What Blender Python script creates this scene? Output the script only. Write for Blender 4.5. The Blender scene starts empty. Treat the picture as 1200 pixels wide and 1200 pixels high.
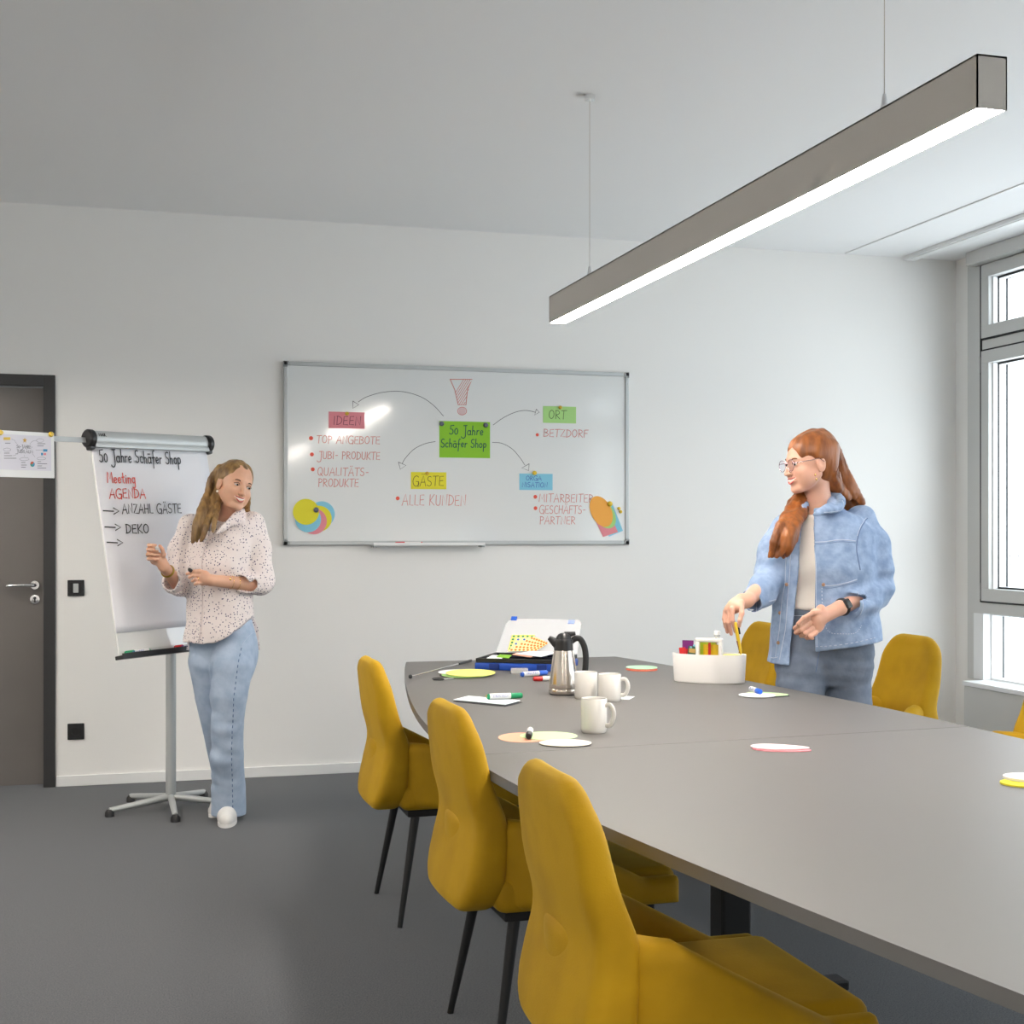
import bpy, bmesh, math, random
import numpy as np
from mathutils import Vector, Matrix
random.seed(7)
PI = math.pi

# ------------------------------------------------------------------ camera, light, exposure
YAW = math.radians(15.65); CY, SY = math.cos(YAW), math.sin(YAW)
FPX = 1589.0; HZ = 625.0; EYE = 1.324
scene = bpy.context.scene
C = scene.collection
cam_data = bpy.data.cameras.new('camera'); cam = bpy.data.objects.new('camera', cam_data); C.objects.link(cam)
cam.location = (0, 0, EYE); cam.rotation_euler = (PI/2, 0, -YAW)
cam_data.sensor_width = 36.0; cam_data.lens = FPX/1200*36.0
cam_data.shift_y = (HZ-600.0)/1200.0
cam_data.clip_start = 0.05
scene.camera = cam
world = bpy.data.worlds.new('overcast_sky'); scene.world = world; world.use_nodes = True
wn = world.node_tree.nodes; wbg = wn['Background']
wbg.inputs['Color'].default_value = (0.93, 0.965, 1.0, 1); wbg.inputs['Strength'].default_value = 4.8
LAMP_STRENGTH = 72.0
WINDOW_PORTALS = True
vs = scene.view_settings
scene.display_settings.display_device = 'sRGB'
vs.view_transform = 'Standard'; vs.look = 'None'; vs.gamma = 1.0; vs.use_curve_mapping = False
vs.exposure = 0.42
try:
    scene.cycles.use_denoising = True
    scene.cycles.max_bounces = 8; scene.cycles.diffuse_bounces = 5; scene.cycles.transparent_max_bounces = 12
    scene.cycles.caustics_reflective = False; scene.cycles.caustics_refractive = False
    scene.cycles.sample_clamp_indirect = 6.0
except Exception: pass

def view_point(px, py, z):
    u = (px-600)/FPX
    return Vector((z*(u*CY+SY), z*(-u*SY+CY), EYE-(py-HZ)/FPX*z))
def on_height(px, py, h): return view_point(px, py, (EYE-h)*FPX/(py-HZ))
def on_back(px, py, y=7.47):
    u = (px-600)/FPX
    return view_point(px, py, y/(-u*SY+CY))

# ------------------------------------------------------------------ materials
MATS = {}
def mat(name, col, rough=0.5, metal=0.0, noise=0.0, nscale=20.0, bump=0.0, bscale=60.0, stretch=None, coat=0.0, sheen=0.0, sss=0.0, spec=0.5, emit=None, alpha=1.0, trans=0.0, col2=None, ior=None):
    if name in MATS: return MATS[name]
    m = bpy.data.materials.new(name); m.use_nodes = True; nt = m.node_tree; N = nt.nodes; L = nt.links
    b = N['Principled BSDF']
    b.inputs['Base Color'].default_value = (*col, 1); b.inputs['Roughness'].default_value = rough
    b.inputs['Metallic'].default_value = metal; b.inputs['Specular IOR Level'].default_value = spec
    b.inputs['Coat Weight'].default_value = coat; b.inputs['Coat Roughness'].default_value = 0.06
    b.inputs['Sheen Weight'].default_value = sheen; b.inputs['Sheen Roughness'].default_value = 0.4
    b.inputs['Transmission Weight'].default_value = trans; b.inputs['Alpha'].default_value = alpha
    if ior: b.inputs['IOR'].default_value = ior
    if sss:
        b.inputs['Subsurface Weight'].default_value = sss
        b.inputs['Subsurface Radius'].default_value = (0.012, 0.005, 0.003); b.inputs['Subsurface Scale'].default_value = 1.0
    if emit:
        b.inputs['Emission Color'].default_value = (*emit[0], 1); b.inputs['Emission Strength'].default_value = emit[1]
    if noise or bump or col2:
        tc = N.new('ShaderNodeTexCoord'); mp = N.new('ShaderNodeMapping'); L.new(tc.outputs['Object'], mp.inputs['Vector'])
        if stretch: mp.inputs['Scale'].default_value = stretch
    if noise or col2:
        tx = N.new('ShaderNodeTexNoise'); tx.inputs['Scale'].default_value = nscale; tx.inputs['Detail'].default_value = 4
        L.new(mp.outputs['Vector'], tx.inputs['Vector'])
        rp = N.new('ShaderNodeValToRGB'); e = rp.color_ramp.elements
        c2 = col2 if col2 else tuple(max(0, v*(1-noise)) for v in col)
        c1 = col if col2 else tuple(min(1, v*(1+noise)) for v in col)
        e[0].position = 0.36; e[0].color = (*c2, 1); e[1].position = 0.64; e[1].color = (*c1, 1)
        L.new(tx.outputs['Fac'], rp.inputs['Fac']); L.new(rp.outputs['Color'], b.inputs['Base Color'])
    if bump:
        t2 = N.new('ShaderNodeTexNoise'); t2.inputs['Scale'].default_value = bscale; t2.inputs['Detail'].default_value = 3
        L.new(mp.outputs['Vector'], t2.inputs['Vector'])
        bp = N.new('ShaderNodeBump'); bp.inputs['Strength'].default_value = bump; bp.inputs['Distance'].default_value = 0.004
        L.new(t2.outputs['Fac'], bp.inputs['Height']); L.new(bp.outputs['Normal'], b.inputs['Normal'])
    MATS[name] = m; return m
def pane_mat(name, tint=(0.93, 0.96, 0.97)):
    m = bpy.data.materials.new(name); m.use_nodes = True; nt = m.node_tree; N = nt.nodes; L = nt.links
    N.remove(N['Principled BSDF']); out = N['Material Output']
    t = N.new('ShaderNodeBsdfTransparent'); t.inputs['Color'].default_value = (*tint, 1)
    g = N.new('ShaderNodeBsdfGlossy'); g.inputs['Roughness'].default_value = 0.02
    mx = N.new('ShaderNodeMixShader'); mx.inputs[0].default_value = 0.05; L.new(t.outputs[0], mx.inputs[1]); L.new(g.outputs[0], mx.inputs[2])
    L.new(mx.outputs[0], out.inputs['Surface']); return m

M_wall = mat('wall_paint', (0.87, 0.855, 0.83), 0.75, bump=0.05, bscale=180)
M_ceil = mat('ceiling_paint', (0.88, 0.88, 0.88), 0.85)
M_carpet = mat('grey_carpet', (0.075, 0.08, 0.088), 0.95, noise=0.45, nscale=220, bump=0.6, bscale=420, sheen=0.2)
M_base = mat('white_lacquer', (0.82, 0.82, 0.81), 0.4)
M_door = mat('door_laminate', (0.15, 0.138, 0.128), 0.42, noise=0.04, nscale=3)
M_frame_dark = mat('door_frame_paint', (0.028, 0.028, 0.029), 0.45)
M_steel = mat('brushed_steel', (0.66, 0.60, 0.54), 0.22, metal=1.0, noise=0.05, nscale=30, stretch=(1, 1, 40))
M_chrome = mat('chrome', (0.8, 0.8, 0.8), 0.12, metal=1.0)
M_alu = mat('anodised_aluminium', (0.52, 0.54, 0.54), 0.45, metal=0.35, bump=0.03, bscale=200, stretch=(0.05, 1, 1))
M_alu_dark = mat('grey_corner_plastic', (0.36, 0.37, 0.37), 0.45)
M_black = mat('black_plastic', (0.012, 0.012, 0.013), 0.38)
M_blackm = mat('black_powder_coat', (0.015, 0.015, 0.016), 0.5, metal=0.2)
M_win = mat('window_frame_lacquer', (0.60, 0.60, 0.585), 0.42)
M_winwhite = mat('white_window_bead', (0.85, 0.86, 0.87), 0.35)
M_gasket = mat('rubber_gasket', (0.01, 0.01, 0.012), 0.6)
M_pane = pane_mat('window_glass')
M_table = mat('grey_table_laminate', (0.150, 0.140, 0.134), 0.45, noise=0.03, nscale=500, bump=0.04, bscale=700)
M_edge = mat('table_edge_band', (0.17, 0.165, 0.16), 0.5)
M_chair = None
M_board = mat('white_enamel', (0.80, 0.81, 0.80), 0.11, coat=0.4, bump=0.007, bscale=7, spec=0.6)
M_white = mat('white_plastic', (0.84, 0.82, 0.80), 0.4)
M_cream = mat('glazed_cream_ceramic', (0.80, 0.775, 0.73), 0.22, coat=0.5)
M_paper = mat('white_paper', (0.85, 0.86, 0.88), 0.85)
M_chartpaper = mat('flipchart_paper', (0.80, 0.80, 0.84), 0.8, bump=0.03, bscale=8, stretch=(1, 1, 9))
M_blue = mat('blue_plastic', (0.012, 0.07, 0.42), 0.35)
M_blue2 = mat('bright_blue_plastic', (0.02, 0.12, 0.62), 0.35)
M_green = mat('green_plastic', (0.01, 0.28, 0.11), 0.35)
M_red = mat('red_plastic', (0.62, 0.02, 0.02), 0.35)
M_yellow = mat('yellow_plastic', (0.75, 0.50, 0.02), 0.35)
M_yellowc = mat('yellow_card', (0.80, 0.72, 0.04), 0.8)
M_pyellow = mat('pale_yellow_card', (0.85, 0.80, 0.22), 0.8)
M_limec = mat('lime_card', (0.26, 0.56, 0.03), 0.8)
M_lgreen = mat('light_green_card', (0.40, 0.68, 0.24), 0.8)
M_pgreen = mat('pale_green_card', (0.56, 0.80, 0.42), 0.8)
M_pink = mat('pink_card', (0.80, 0.28, 0.32), 0.8)
M_ppink = mat('pale_pink_card', (0.88, 0.68, 0.70), 0.8)
M_bluec = mat('light_blue_card', (0.24, 0.58, 0.74), 0.8)
M_orange = mat('orange_card', (0.90, 0.42, 0.08), 0.8)
M_salmon = mat('salmon_card', (0.85, 0.42, 0.28), 0.8)
M_dred = mat('dark_red_card', (0.62, 0.12, 0.06), 0.8)
M_ink = mat('black_ink', (0.02, 0.02, 0.025), 0.6)
M_inkthin = mat('faded_black_ink', (0.12, 0.12, 0.13), 0.6)
M_inkred = mat('red_ink', (0.72, 0.10, 0.07), 0.6)
M_inkredp = mat('faded_red_ink', (0.66, 0.26, 0.23), 0.6)
M_inkblue = mat('blue_ink', (0.05, 0.09, 0.45), 0.6)
M_inkgreen = mat('dark_green_ink', (0.01, 0.09, 0.07), 0.6)
M_reddot = mat('red_dot_ink', (0.80, 0.09, 0.05), 0.5)
M_gold = mat('gold', (0.85, 0.58, 0.22), 0.22, metal=1.0)
M_lampbody = mat('lamp_housing_paint', (0.66, 0.62, 0.57), 0.5, metal=0.2)
M_lamp = mat('lamp_diffuser', (0.9, 0.9, 0.9), 0.5, emit=((1.0, 0.915, 0.82), LAMP_STRENGTH))
M_skin = mat('skin', (0.70, 0.395, 0.265), 0.46, noise=0.05, nscale=14, sss=0.12)
M_skin2 = mat('fair_skin', (0.68, 0.385, 0.28), 0.46, noise=0.05, nscale=14, sss=0.12)
M_lips = mat('lips', (0.52, 0.13, 0.11), 0.35)
M_teeth = mat('teeth', (0.88, 0.86, 0.82), 0.3)
M_eyew = mat('eye_white', (0.58, 0.56, 0.54), 0.2)
M_iris = mat('dark_iris', (0.03, 0.02, 0.015), 0.15)
M_brow = mat('eyebrow_hair', (0.10, 0.05, 0.025), 0.8)
M_nail = mat('fingernail', (0.82, 0.60, 0.54), 0.3)
M_denim = mat('light_denim', (0.31, 0.41, 0.59), 0.85, col2=(0.20, 0.29, 0.46), nscale=26, bump=0.5, bscale=55, sheen=0.1)
M_stitch = mat('denim_stitching', (0.46, 0.53, 0.66), 0.9)
M_stitchd = mat('dark_seam', (0.13, 0.19, 0.33), 0.9)
M_jeans1 = mat('pale_blue_jeans', (0.42, 0.51, 0.64), 0.85, col2=(0.33, 0.42, 0.56), nscale=18, bump=0.25, bscale=70)
M_jeans2 = mat('grey_blue_jeans', (0.17, 0.21, 0.285), 0.85, col2=(0.125, 0.16, 0.225), nscale=18, bump=0.25, bscale=70)
M_tee = mat('cream_cotton', (0.84, 0.79, 0.74), 0.9, bump=0.1, bscale=90)

def blouse_mat():
    m = bpy.data.materials.new('polka_dot_cotton'); m.use_nodes = True; nt = m.node_tree; N = nt.nodes; L = nt.links
    b = N['Principled BSDF']; b.inputs['Roughness'].default_value = 0.85
    tc = N.new('ShaderNodeTexCoord'); v = N.new('ShaderNodeTexVoronoi'); v.feature = 'F1'; v.inputs['Scale'].default_value = 86; v.inputs['Randomness'].default_value = 0.8
    L.new(tc.outputs['Object'], v.inputs['Vector'])
    lt = N.new('ShaderNodeMath'); lt.operation = 'LESS_THAN'; lt.inputs[1].default_value = 0.25; L.new(v.outputs['Distance'], lt.inputs[0])
    mx = N.new('ShaderNodeMix'); mx.data_type = 'RGBA'; mx.inputs['A'].default_value = (0.80, 0.72, 0.70, 1); mx.inputs['B'].default_value = (0.06, 0.045, 0.13, 1)
    L.new(lt.outputs[0], mx.inputs['Factor']); L.new(mx.outputs['Result'], b.inputs['Base Color']); return m
M_blouse = blouse_mat()
def velvet_mat():
    m = mat('mustard_velvet', (0.52, 0.30, 0.006), 0.72, col2=(0.40, 0.225, 0.004), nscale=5, sheen=0.35, bump=0.12, bscale=300, spec=0.25)
    m.node_tree.nodes['Principled BSDF'].inputs['Sheen Tint'].default_value = (1.0, 0.72, 0.15, 1)
    return m
M_chair = velvet_mat()
def hair_mat(name, c1, c2, scale, st):
    m = mat(name, c1, 0.42, col2=c2, nscale=scale, stretch=st, bump=0.9, bscale=scale*1.2, spec=0.5); return m
M_hair1 = hair_mat('light_brown_hair', (0.33, 0.195, 0.068), (0.15, 0.08, 0.028), 50, (1, 1, 0.07))
M_hair2 = hair_mat('auburn_hair', (0.33, 0.105, 0.022), (0.17, 0.05, 0.010), 40, (1, 1, 0.10))

# ------------------------------------------------------------------ object helpers
def link(name, me, material=None, parent=None, smooth=False):
    o = bpy.data.objects.new(name, me); C.objects.link(o)
    if material is not None: me.materials.append(material)
    if parent is not None: o.parent = parent
    if smooth: me.shade_smooth()
    return o
def obj(name, bm, material=None, parent=None, smooth=False, auto=None):
    bmesh.ops.recalc_face_normals(bm, faces=bm.faces)
    me = bpy.data.meshes.new(name); bm.to_mesh(me); bm.free()
    o = link(name, me, material, parent, smooth)
    if name in ('handwriting', 'lettering', 'printed_name', 'drawn_arrow', 'exclamation_mark', 'red_bullet_dots', 'window_lettering', 'round_stickers', 'gasket', 'glazing_bead', 'window_frame'): o['kind'] = 'stuff'
    if auto is not None:
        me.shade_smooth()
        try: me.set_sharp_from_angle(angle=math.radians(auto))
        except Exception: pass
    return o
def tag(o, label=None, cat=None, group=None, kind=None):
    if label: o['label'] = label
    if cat: o['category'] = cat
    if group: o['group'] = group
    if kind: o['kind'] = kind
    return o
def thing(name, label, cat, loc=(0, 0, 0), rz=0.0, group=None):
    o = bpy.data.objects.new(name, None); C.objects.link(o); o.empty_display_size = 0.05
    o.location = loc; o.rotation_euler = (0, 0, rz); return tag(o, label, cat, group)
def copy_tree(o, parent=None):
    c = o.copy(); C.objects.link(c)
    if parent is not None: c.parent = parent
    for ch in o.children: copy_tree(ch, c)
    return c
def struct(o): o['kind'] = 'structure'; return o
def BM(): return bmesh.new()
def box(bm, x0, x1, y0, y1, z0, z1, bevel=0.0, seg=2, M=None):
    r = bmesh.ops.create_cube(bm, size=1.0); vs_ = r['verts']
    bmesh.ops.scale(bm, vec=(abs(x1-x0), abs(y1-y0), abs(z1-z0)), verts=vs_)
    bmesh.ops.translate(bm, vec=((x0+x1)/2, (y0+y1)/2, (z0+z1)/2), verts=vs_)
    if bevel > 0:
        es = set(e for v in vs_ for e in v.link_edges)
        rr = bmesh.ops.bevel(bm, geom=list(es), offset=bevel, segments=seg, affect='EDGES', profile=0.5)
        vs_ = list(set(rr['verts']) | set(v for v in vs_ if v.is_valid))
    if M is not None: bmesh.ops.transform(bm, matrix=M, verts=[v for v in vs_ if v.is_valid])
    return vs_
def frame_basis(d):
    d = Vector(d).normalized(); a = Vector((0, 0, 1)) if abs(d.z) < 0.9 else Vector((1, 0, 0))
    u = d.cross(a).normalized(); return u, d.cross(u).normalized()
def tube(bm, pts, r, seg=10, closed=False, flat=1.0, cap=True):
    pts = [Vector(p) for p in pts]; n = len(pts); rs = r if isinstance(r, (list, tuple)) else [r]*n
    rings = []; pu = None
    for i, p in enumerate(pts):
        if closed: d = pts[(i+1) % n]-pts[i-1]
        else: d = pts[min(i+1, n-1)]-pts[max(i-1, 0)]
        if d.length < 1e-9: d = Vector((0, 0, 1))
        d.normalize()
        if pu is None: u, v = frame_basis(d)
        else:
            u = (pu - d*pu.dot(d)); u = u.normalized() if u.length > 1e-6 else frame_basis(d)[0]; v = d.cross(u)
        pu = u
        rings.append([bm.verts.new(p+(u*math.cos(2*PI*k/seg)+v*math.sin(2*PI*k/seg)*flat)*rs[i]) for k in range(seg)])
    m = n if closed else n-1
    for i in range(m):
        a, b = rings[i], rings[(i+1) % n]
        for k in range(seg): bm.faces.new((a[k], a[(k+1) % seg], b[(k+1) % seg], b[k]))
    if cap and not closed:
        bm.faces.new(list(reversed(rings[0]))); bm.faces.new(rings[-1])
def cyl(bm, p0, p1, r0, r1=None, seg=24): tube(bm, [p0, p1], [r0, r0 if r1 is None else r1], seg)
def lathe(bm, prof, seg=32, M=None):
    rings = []
    for (r, z) in prof:
        if r < 1e-6: rings.append([bm.verts.new((0, 0, z))])
        else: rings.append([bm.verts.new((r*math.cos(2*PI*k/seg), r*math.sin(2*PI*k/seg), z)) for k in range(seg)])
    for a, b in zip(rings[:-1], rings[1:]):
        for k in range(seg):
            k2 = (k+1) % seg
            if len(a) == 1 and len(b) == 1: continue
            if len(a) == 1: bm.faces.new((a[0], b[k2], b[k]))
            elif len(b) == 1: bm.faces.new((a[k], a[k2], b[0]))
            else: bm.faces.new((a[k], a[k2], b[k2], b[k]))
    if M is not None: bmesh.ops.transform(bm, matrix=M, verts=[v for rg in rings for v in rg])
def prism(bm, outline, z0, z1, M=None):
    a = [bm.verts.new((x, y, z0)) for x, y in outline]; b = [bm.verts.new((x, y, z1)) for x, y in outline]
    n = len(a); bm.faces.new(list(reversed(a))); bm.faces.new(b)
    for i in range(n): bm.faces.new((a[i], a[(i+1) % n], b[(i+1) % n], b[i]))
    if M is not None: bmesh.ops.transform(bm, matrix=M, verts=a+b)
def ellipse(rx, ry, n=40, cx=0, cy=0): return [(cx+rx*math.cos(2*PI*k/n), cy+ry*math.sin(2*PI*k/n)) for k in range(n)]
def sphere(bm, c, r, sc=(1, 1, 1), u=20, v=12):
    res = bmesh.ops.create_uvsphere(bm, u_segments=u, v_segments=v, radius=r)
    bmesh.ops.scale(bm, vec=sc, verts=res['verts']); bmesh.ops.translate(bm, vec=c, verts=res['verts']); return res['verts']
def smooth_pts(pts, n=6):
    pts = [Vector(p) for p in pts]; out = []
    for i in range(len(pts)-1):
        p0 = pts[max(i-1, 0)]; p1 = pts[i]; p2 = pts[i+1]; p3 = pts[min(i+2, len(pts)-1)]
        for k in range(n):
            t = k/n
            out.append(0.5*((2*p1)+(p2-p0)*t+(2*p0-5*p1+4*p2-p3)*t*t+(3*p1-p0-3*p2+p3)*t**3))
    out.append(pts[-1]); return out

# ------------------------------------------------------------------ handwriting: stroke letters as thin ribbons
def _arc(cx, cy, rx, ry, a0, a1, n=9): return [(cx+rx*math.cos(math.radians(a0+(a1-a0)*i/n)), cy+ry*math.sin(math.radians(a0+(a1-a0)*i/n))) for i in range(n+1)]
G = {
 'A': (0.66, [[(0, -0.05), (0.34, 1.05), (0.64, -0.03)], [(0.12, 0.36), (0.56, 0.38)]]),
 'B': (0.56, [[(0.02, 0), (0.04, 1)], [(0, 0.98)]+_arc(0.1, 0.76, 0.36, 0.23, 85, -80)+_arc(0.08, 0.26, 0.46, 0.27, 80, -90)+[(0, 0)]]),
 'C': (0.56, [_arc(0.34, 0.5, 0.3, 0.52, 55, 305, 12)]),
 'D': (0.58, [[(0.06, 0), (0.06, 1)], [(0, 1.0)]+_arc(0.06, 0.5, 0.5, 0.5, 80, -85)+[(0, 0.0)]]),
 'E': (0.52, [[(0.46, 1.0), (0.06, 0.98), (0.05, 0.02), (0.5, 0.0)], [(0.05, 0.5), (0.42, 0.54)]]),
 'F': (0.5, [[(0.5, 1.0), (0.05, 0.98)], [(0.06, 0.98), (0.04, -0.02)], [(0.04, 0.52), (0.4, 0.54)]]),
 'G': (0.66, [_arc(0.36, 0.5, 0.36, 0.55, 50, 330, 14)+[(0.62, 0.45), (0.36, 0.45)], [(0.62, 0.45), (0.6, -0.1)]]),
 'H': (0.58, [[(0.04, 1), (0.04, 0)], [(0.52, 1), (0.52, 0)], [(0.04, 0.5), (0.52, 0.5)]]),
 'I': (0.2, [[(0.08, 1), (0.08, 0)]]),
 'J': (0.48, [[(0.1, 1.02), (0.52, 1.05)], [(0.36, 1.04), (0.38, 0.2)]+_arc(0.1, -0.1, 0.28, 0.32, 0, -150)]),
 'K': (0.56, [[(0.05, 1.02), (0.05, -0.02)], [(0.5, 1.05), (0.08, 0.45), (0.54, 0)]]),
 'L': (0.44, [[(0.05, 1), (0.05, 0.02), (0.42, 0)]]),
 'M': (0.74, [[(0.02, 0), (0.1, 1.02), (0.36, 0.35), (0.62, 1.02), (0.7, -0.02)]]),
 'N': (0.6, [[(0.05, -0.02), (0.06, 1), (0.52, 0.02), (0.54, 1.06)]]),
 'O': (0.62, [_arc(0.3, 0.5, 0.28, 0.5, 95, 455, 16)]),
 'P': (0.5, [[(0.06, -0.04), (0.06, 1)], [(0, 0.98)]+_arc(0.1, 0.74, 0.36, 0.26, 85, -90)+[(0.06, 0.46)]]),
 'Q': (0.64, [_arc(0.3, 0.5, 0.28, 0.52, 95, 455, 16), [(0.34, 0.25), (0.62, -0.1)]]),
 'R': (0.56, [[(0.06, 0), (0.06, 1)], [(0, 0.98)]+_arc(0.1, 0.74, 0.36, 0.25, 85, -90)+[(0.1, 0.47), (0.54, -0.02)]]),
 'S': (0.52, [_arc(0.27, 0.76, 0.22, 0.25, 50, 260, 10)+_arc(0.23, 0.25, 0.24, 0.26, 80, -150, 10)]),
 'T': (0.56, [[(0, 1.0), (0.6, 1.03)], [(0.28, 1.0), (0.26, -0.02)]]),
 'U': (0.58, [[(0.04, 1), (0.05, 0.3)]+_arc(0.28, 0.28, 0.23, 0.28, 180, 350, 8)+[(0.52, 1)]]),
 'Z': (0.56, [[(0.04, 0.98), (0.5, 1.0), (0.03, 0.02), (0.56, 0.0)]]),
 'a': (0.5, [_arc(0.22, 0.24, 0.2, 0.26, 60, 400, 12), [(0.42, 0.5), (0.42, 0.1), (0.5, 0)]]),
 'c': (0.42, [_arc(0.24, 0.25, 0.2, 0.27, 50, 310, 10)]),
 'e': (0.42, [[(0.06, 0.22), (0.36, 0.3)]+_arc(0.21, 0.26, 0.17, 0.26, 20, 320, 12)]),
 'f': (0.4, [_arc(0.32, 0.85, 0.14, 0.2, 60, 180, 6)+[(0.17, 0.3), (0.14, -0.45)], [(0.02, 0.42), (0.36, 0.46)]]),
 'g': (0.46, [_arc(0.2, 0.24, 0.18, 0.26, 60, 400, 12), [(0.4, 0.5), (0.4, -0.3)]+_arc(0.2, -0.34, 0.2, 0.16, 0, -140, 6)]),
 'h': (0.46, [[(0.06, 1.05), (0.05, 0)], [(0.05, 0.3)]+_arc(0.22, 0.32, 0.16, 0.18, 150, 0, 6)+[(0.38, 0)]]),
 'i': (0.18, [[(0.08, 0.5), (0.08, 0)], [(0.08, 0.7), (0.09, 0.74)]]),
 'n': (0.46, [[(0.05, 0.5), (0.05, 0)], [(0.05, 0.3)]+_arc(0.22, 0.32, 0.16, 0.18, 150, 0, 6)+[(0.38, 0)]]),
 'o': (0.46, [_arc(0.22, 0.25, 0.19, 0.26, 90, 450, 14)]),
 'p': (0.46, [[(0.06, 0.5), (0.05, -0.5)], [(0.06, 0.2)]+_arc(0.22, 0.26, 0.18, 0.25, 160, -170, 12)]),
 'r': (0.34, [[(0.06, 0.5), (0.05, 0)], [(0.05, 0.3), (0.16, 0.46), (0.32, 0.48)]]),
 't': (0.36, [[(0.16, 0.95), (0.15, 0.1), (0.28, 0)], [(0.02, 0.55), (0.32, 0.58)]]),
 '5': (0.5, [[(0.5, 1.02), (0.10, 0.98), (0.08, 0.56)]+_arc(0.18, 0.3, 0.26, 0.3, 80, -140, 10)]),
 '0': (0.5, [_arc(0.22, 0.34, 0.2, 0.34, 90, 450, 14)]),
 '-': (0.42, [[(0.08, 0.45), (0.34, 0.47)]]),
 '!': (0.2, [[(0.08, 1), (0.08, 0.3)], [(0.08, 0.08), (0.08, 0)]]),
 ' ': (0.32, []),
}
def umlaut(base, dx=0.2, top=1.22): w, s = G[base]; return (w, s+[[(dx, top), (dx+0.01, top+0.06)], [(dx+0.2, top), (dx+0.21, top+0.06)]])
G['\u00c4'] = umlaut('A', 0.2, 1.2); G['\u00e4'] = umlaut('a', 0.1, 0.72)
def ribbon(bm, pts2, w, M, lift=0.0):
    """flat ribbon along 2-D points, mapped by M (x right, y up, z out of the surface)"""
    n = len(pts2)
    if n < 2: return
    L_, R_ = [], []
    for i in range(n):
        a = Vector(pts2[max(i-1, 0)]); b = Vector(pts2[min(i+1, n-1)]); d = b-a
        if d.length < 1e-9: d = Vector((1, 0))
        d.normalize(); nn = Vector((-d.y, d.x))*(w/2); p = Vector(pts2[i])
        if i == 0: p = p-d*w*0.4
        if i == n-1: p = p+d*w*0.4
        L_.append(bm.verts.new(M @ Vector((p.x+nn.x, p.y+nn.y, lift)))); R_.append(bm.verts.new(M @ Vector((p.x-nn.x, p.y-nn.y, lift))))
    for i in range(n-1): bm.faces.new((L_[i], R_[i], R_[i+1], L_[i+1]))
def write(bm, text, x, y, h, w, M, width=None, sp=1.0, jit=0.03, lift=0.0, slant=0.06):
    """stroke text; (x, y) baseline start, h cap height, w pen width; width = total length to fit"""
    tot = sum(G[c][0]+0.12*sp for c in text); sx = h if width is None else width/tot
    rnd = random.Random(text); cx = 0.0
    for c in text:
        gw, st = G[c]; dy = rnd.uniform(-jit, jit)
        for s in st:
            if len(s) < 2: continue
            pts = []
            for i in range(len(s)-1):
                a, b = s[i], s[i+1]
                pts.append(a)
            pts.append(s[-1])
            ribbon(bm, [(x+(cx+px+slant*py)*sx, y+(py+dy)*h) for px, py in pts], w, M, lift)
        cx += gw+0.12*sp
def disc2(bm, x, y, r, M, lift=0.0, n=14, ry=None):
    ry = ry or r
    bm.faces.new([bm.verts.new(M @ Vector((x+r*math.cos(2*PI*k/n), y+ry*math.sin(2*PI*k/n), lift))) for k in range(n)])
# ------------------------------------------------------------------ room shell
XR = 4.995; YB = 7.47; ZC = 3.04; XL = -2.6; YF = -2.6
bm = BM(); box(bm, XL-0.15, XR+0.3, YF-0.15, YB+0.15, -0.12, 0.0); struct(obj('floor', bm, M_carpet))
bm = BM(); box(bm, XL-0.15, XR+0.3, YF-0.15, YB+0.15, ZC, ZC+0.15); struct(obj('ceiling', bm, M_ceil))
DX0, DX1, DZ = -1.45, -0.386, 2.149     # door opening including frame
bm = BM(); box(bm, DX1, XR+0.3, YB, YB+0.15, 0, ZC); box(bm, XL-0.15, DX0, YB, YB+0.15, 0, ZC); box(bm, DX0, DX1, YB, YB+0.15, DZ, ZC)
struct(obj('wall_back', bm, M_wall))
bm = BM(); box(bm, XL-0.15, XL, YF-0.15, YB, 0, ZC); struct(obj('wall_left', bm, M_wall))
bm = BM(); box(bm, XL, XR+0.3, YF-0.15, YF, 0, ZC); struct(obj('wall_front', bm, M_wall))
# window wall: corner strip, piers, parapet
WIN_Z0, WIN_Z1 = 0.43, 2.955; WY1 = 7.185; WW = 2.30; PIER = 0.14
spans = []; y = WY1
while y-WW > YF+0.2: spans.append((y-WW, y)); y -= WW+PIER
bm = BM(); box(bm, XR, XR+0.3, YF, YB, 0, WIN_Z0); box(bm, XR, XR+0.3, YF, YB, WIN_Z1, ZC)
box(bm, XR, XR+0.3, WY1+0.145, YB, WIN_Z0, WIN_Z1)
box(bm, XR, XR+0.3, YF, spans[-1][0], WIN_Z0, WIN_Z1)
for i in range(len(spans)-1): box(bm, XR, XR+0.3, spans[i+1][1], spans[i][0], WIN_Z0, WIN_Z1)
struct(obj('wall_right', bm, M_wall))
bm = BM(); box(bm, XR-0.012, XR+0.06, WY1, WY1+0.143, WIN_Z0, ZC-0.001, 0.002); struct(obj('trim_1', bm, M_win))
# baseboard
bm = BM(); box(bm, DX1+0.004, XR, YB-0.013, YB, 0, 0.055, 0.002); box(bm, XL, DX0-0.004, YB-0.013, YB, 0, 0.055, 0.002); struct(obj('baseboard_back', bm, M_base))
bm = BM(); box(bm, XL, XL+0.013, YF, YB-0.014, 0, 0.055, 0.002); struct(obj('baseboard_left', bm, M_base))
# ceiling profiles
bm = BM(); box(bm, 4.60, 4.69, YF, 7.44, ZC-0.022, ZC, 0.003); box(bm, 4.615, 4.675, YF, 7.43, ZC-0.026, ZC-0.02); struct(obj('trim_2', bm, M_base))
bm = BM(); box(bm, 4.20, 4.215, YF, 7.44, ZC-0.006, ZC); struct(obj('trim_3', bm, M_base))
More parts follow.
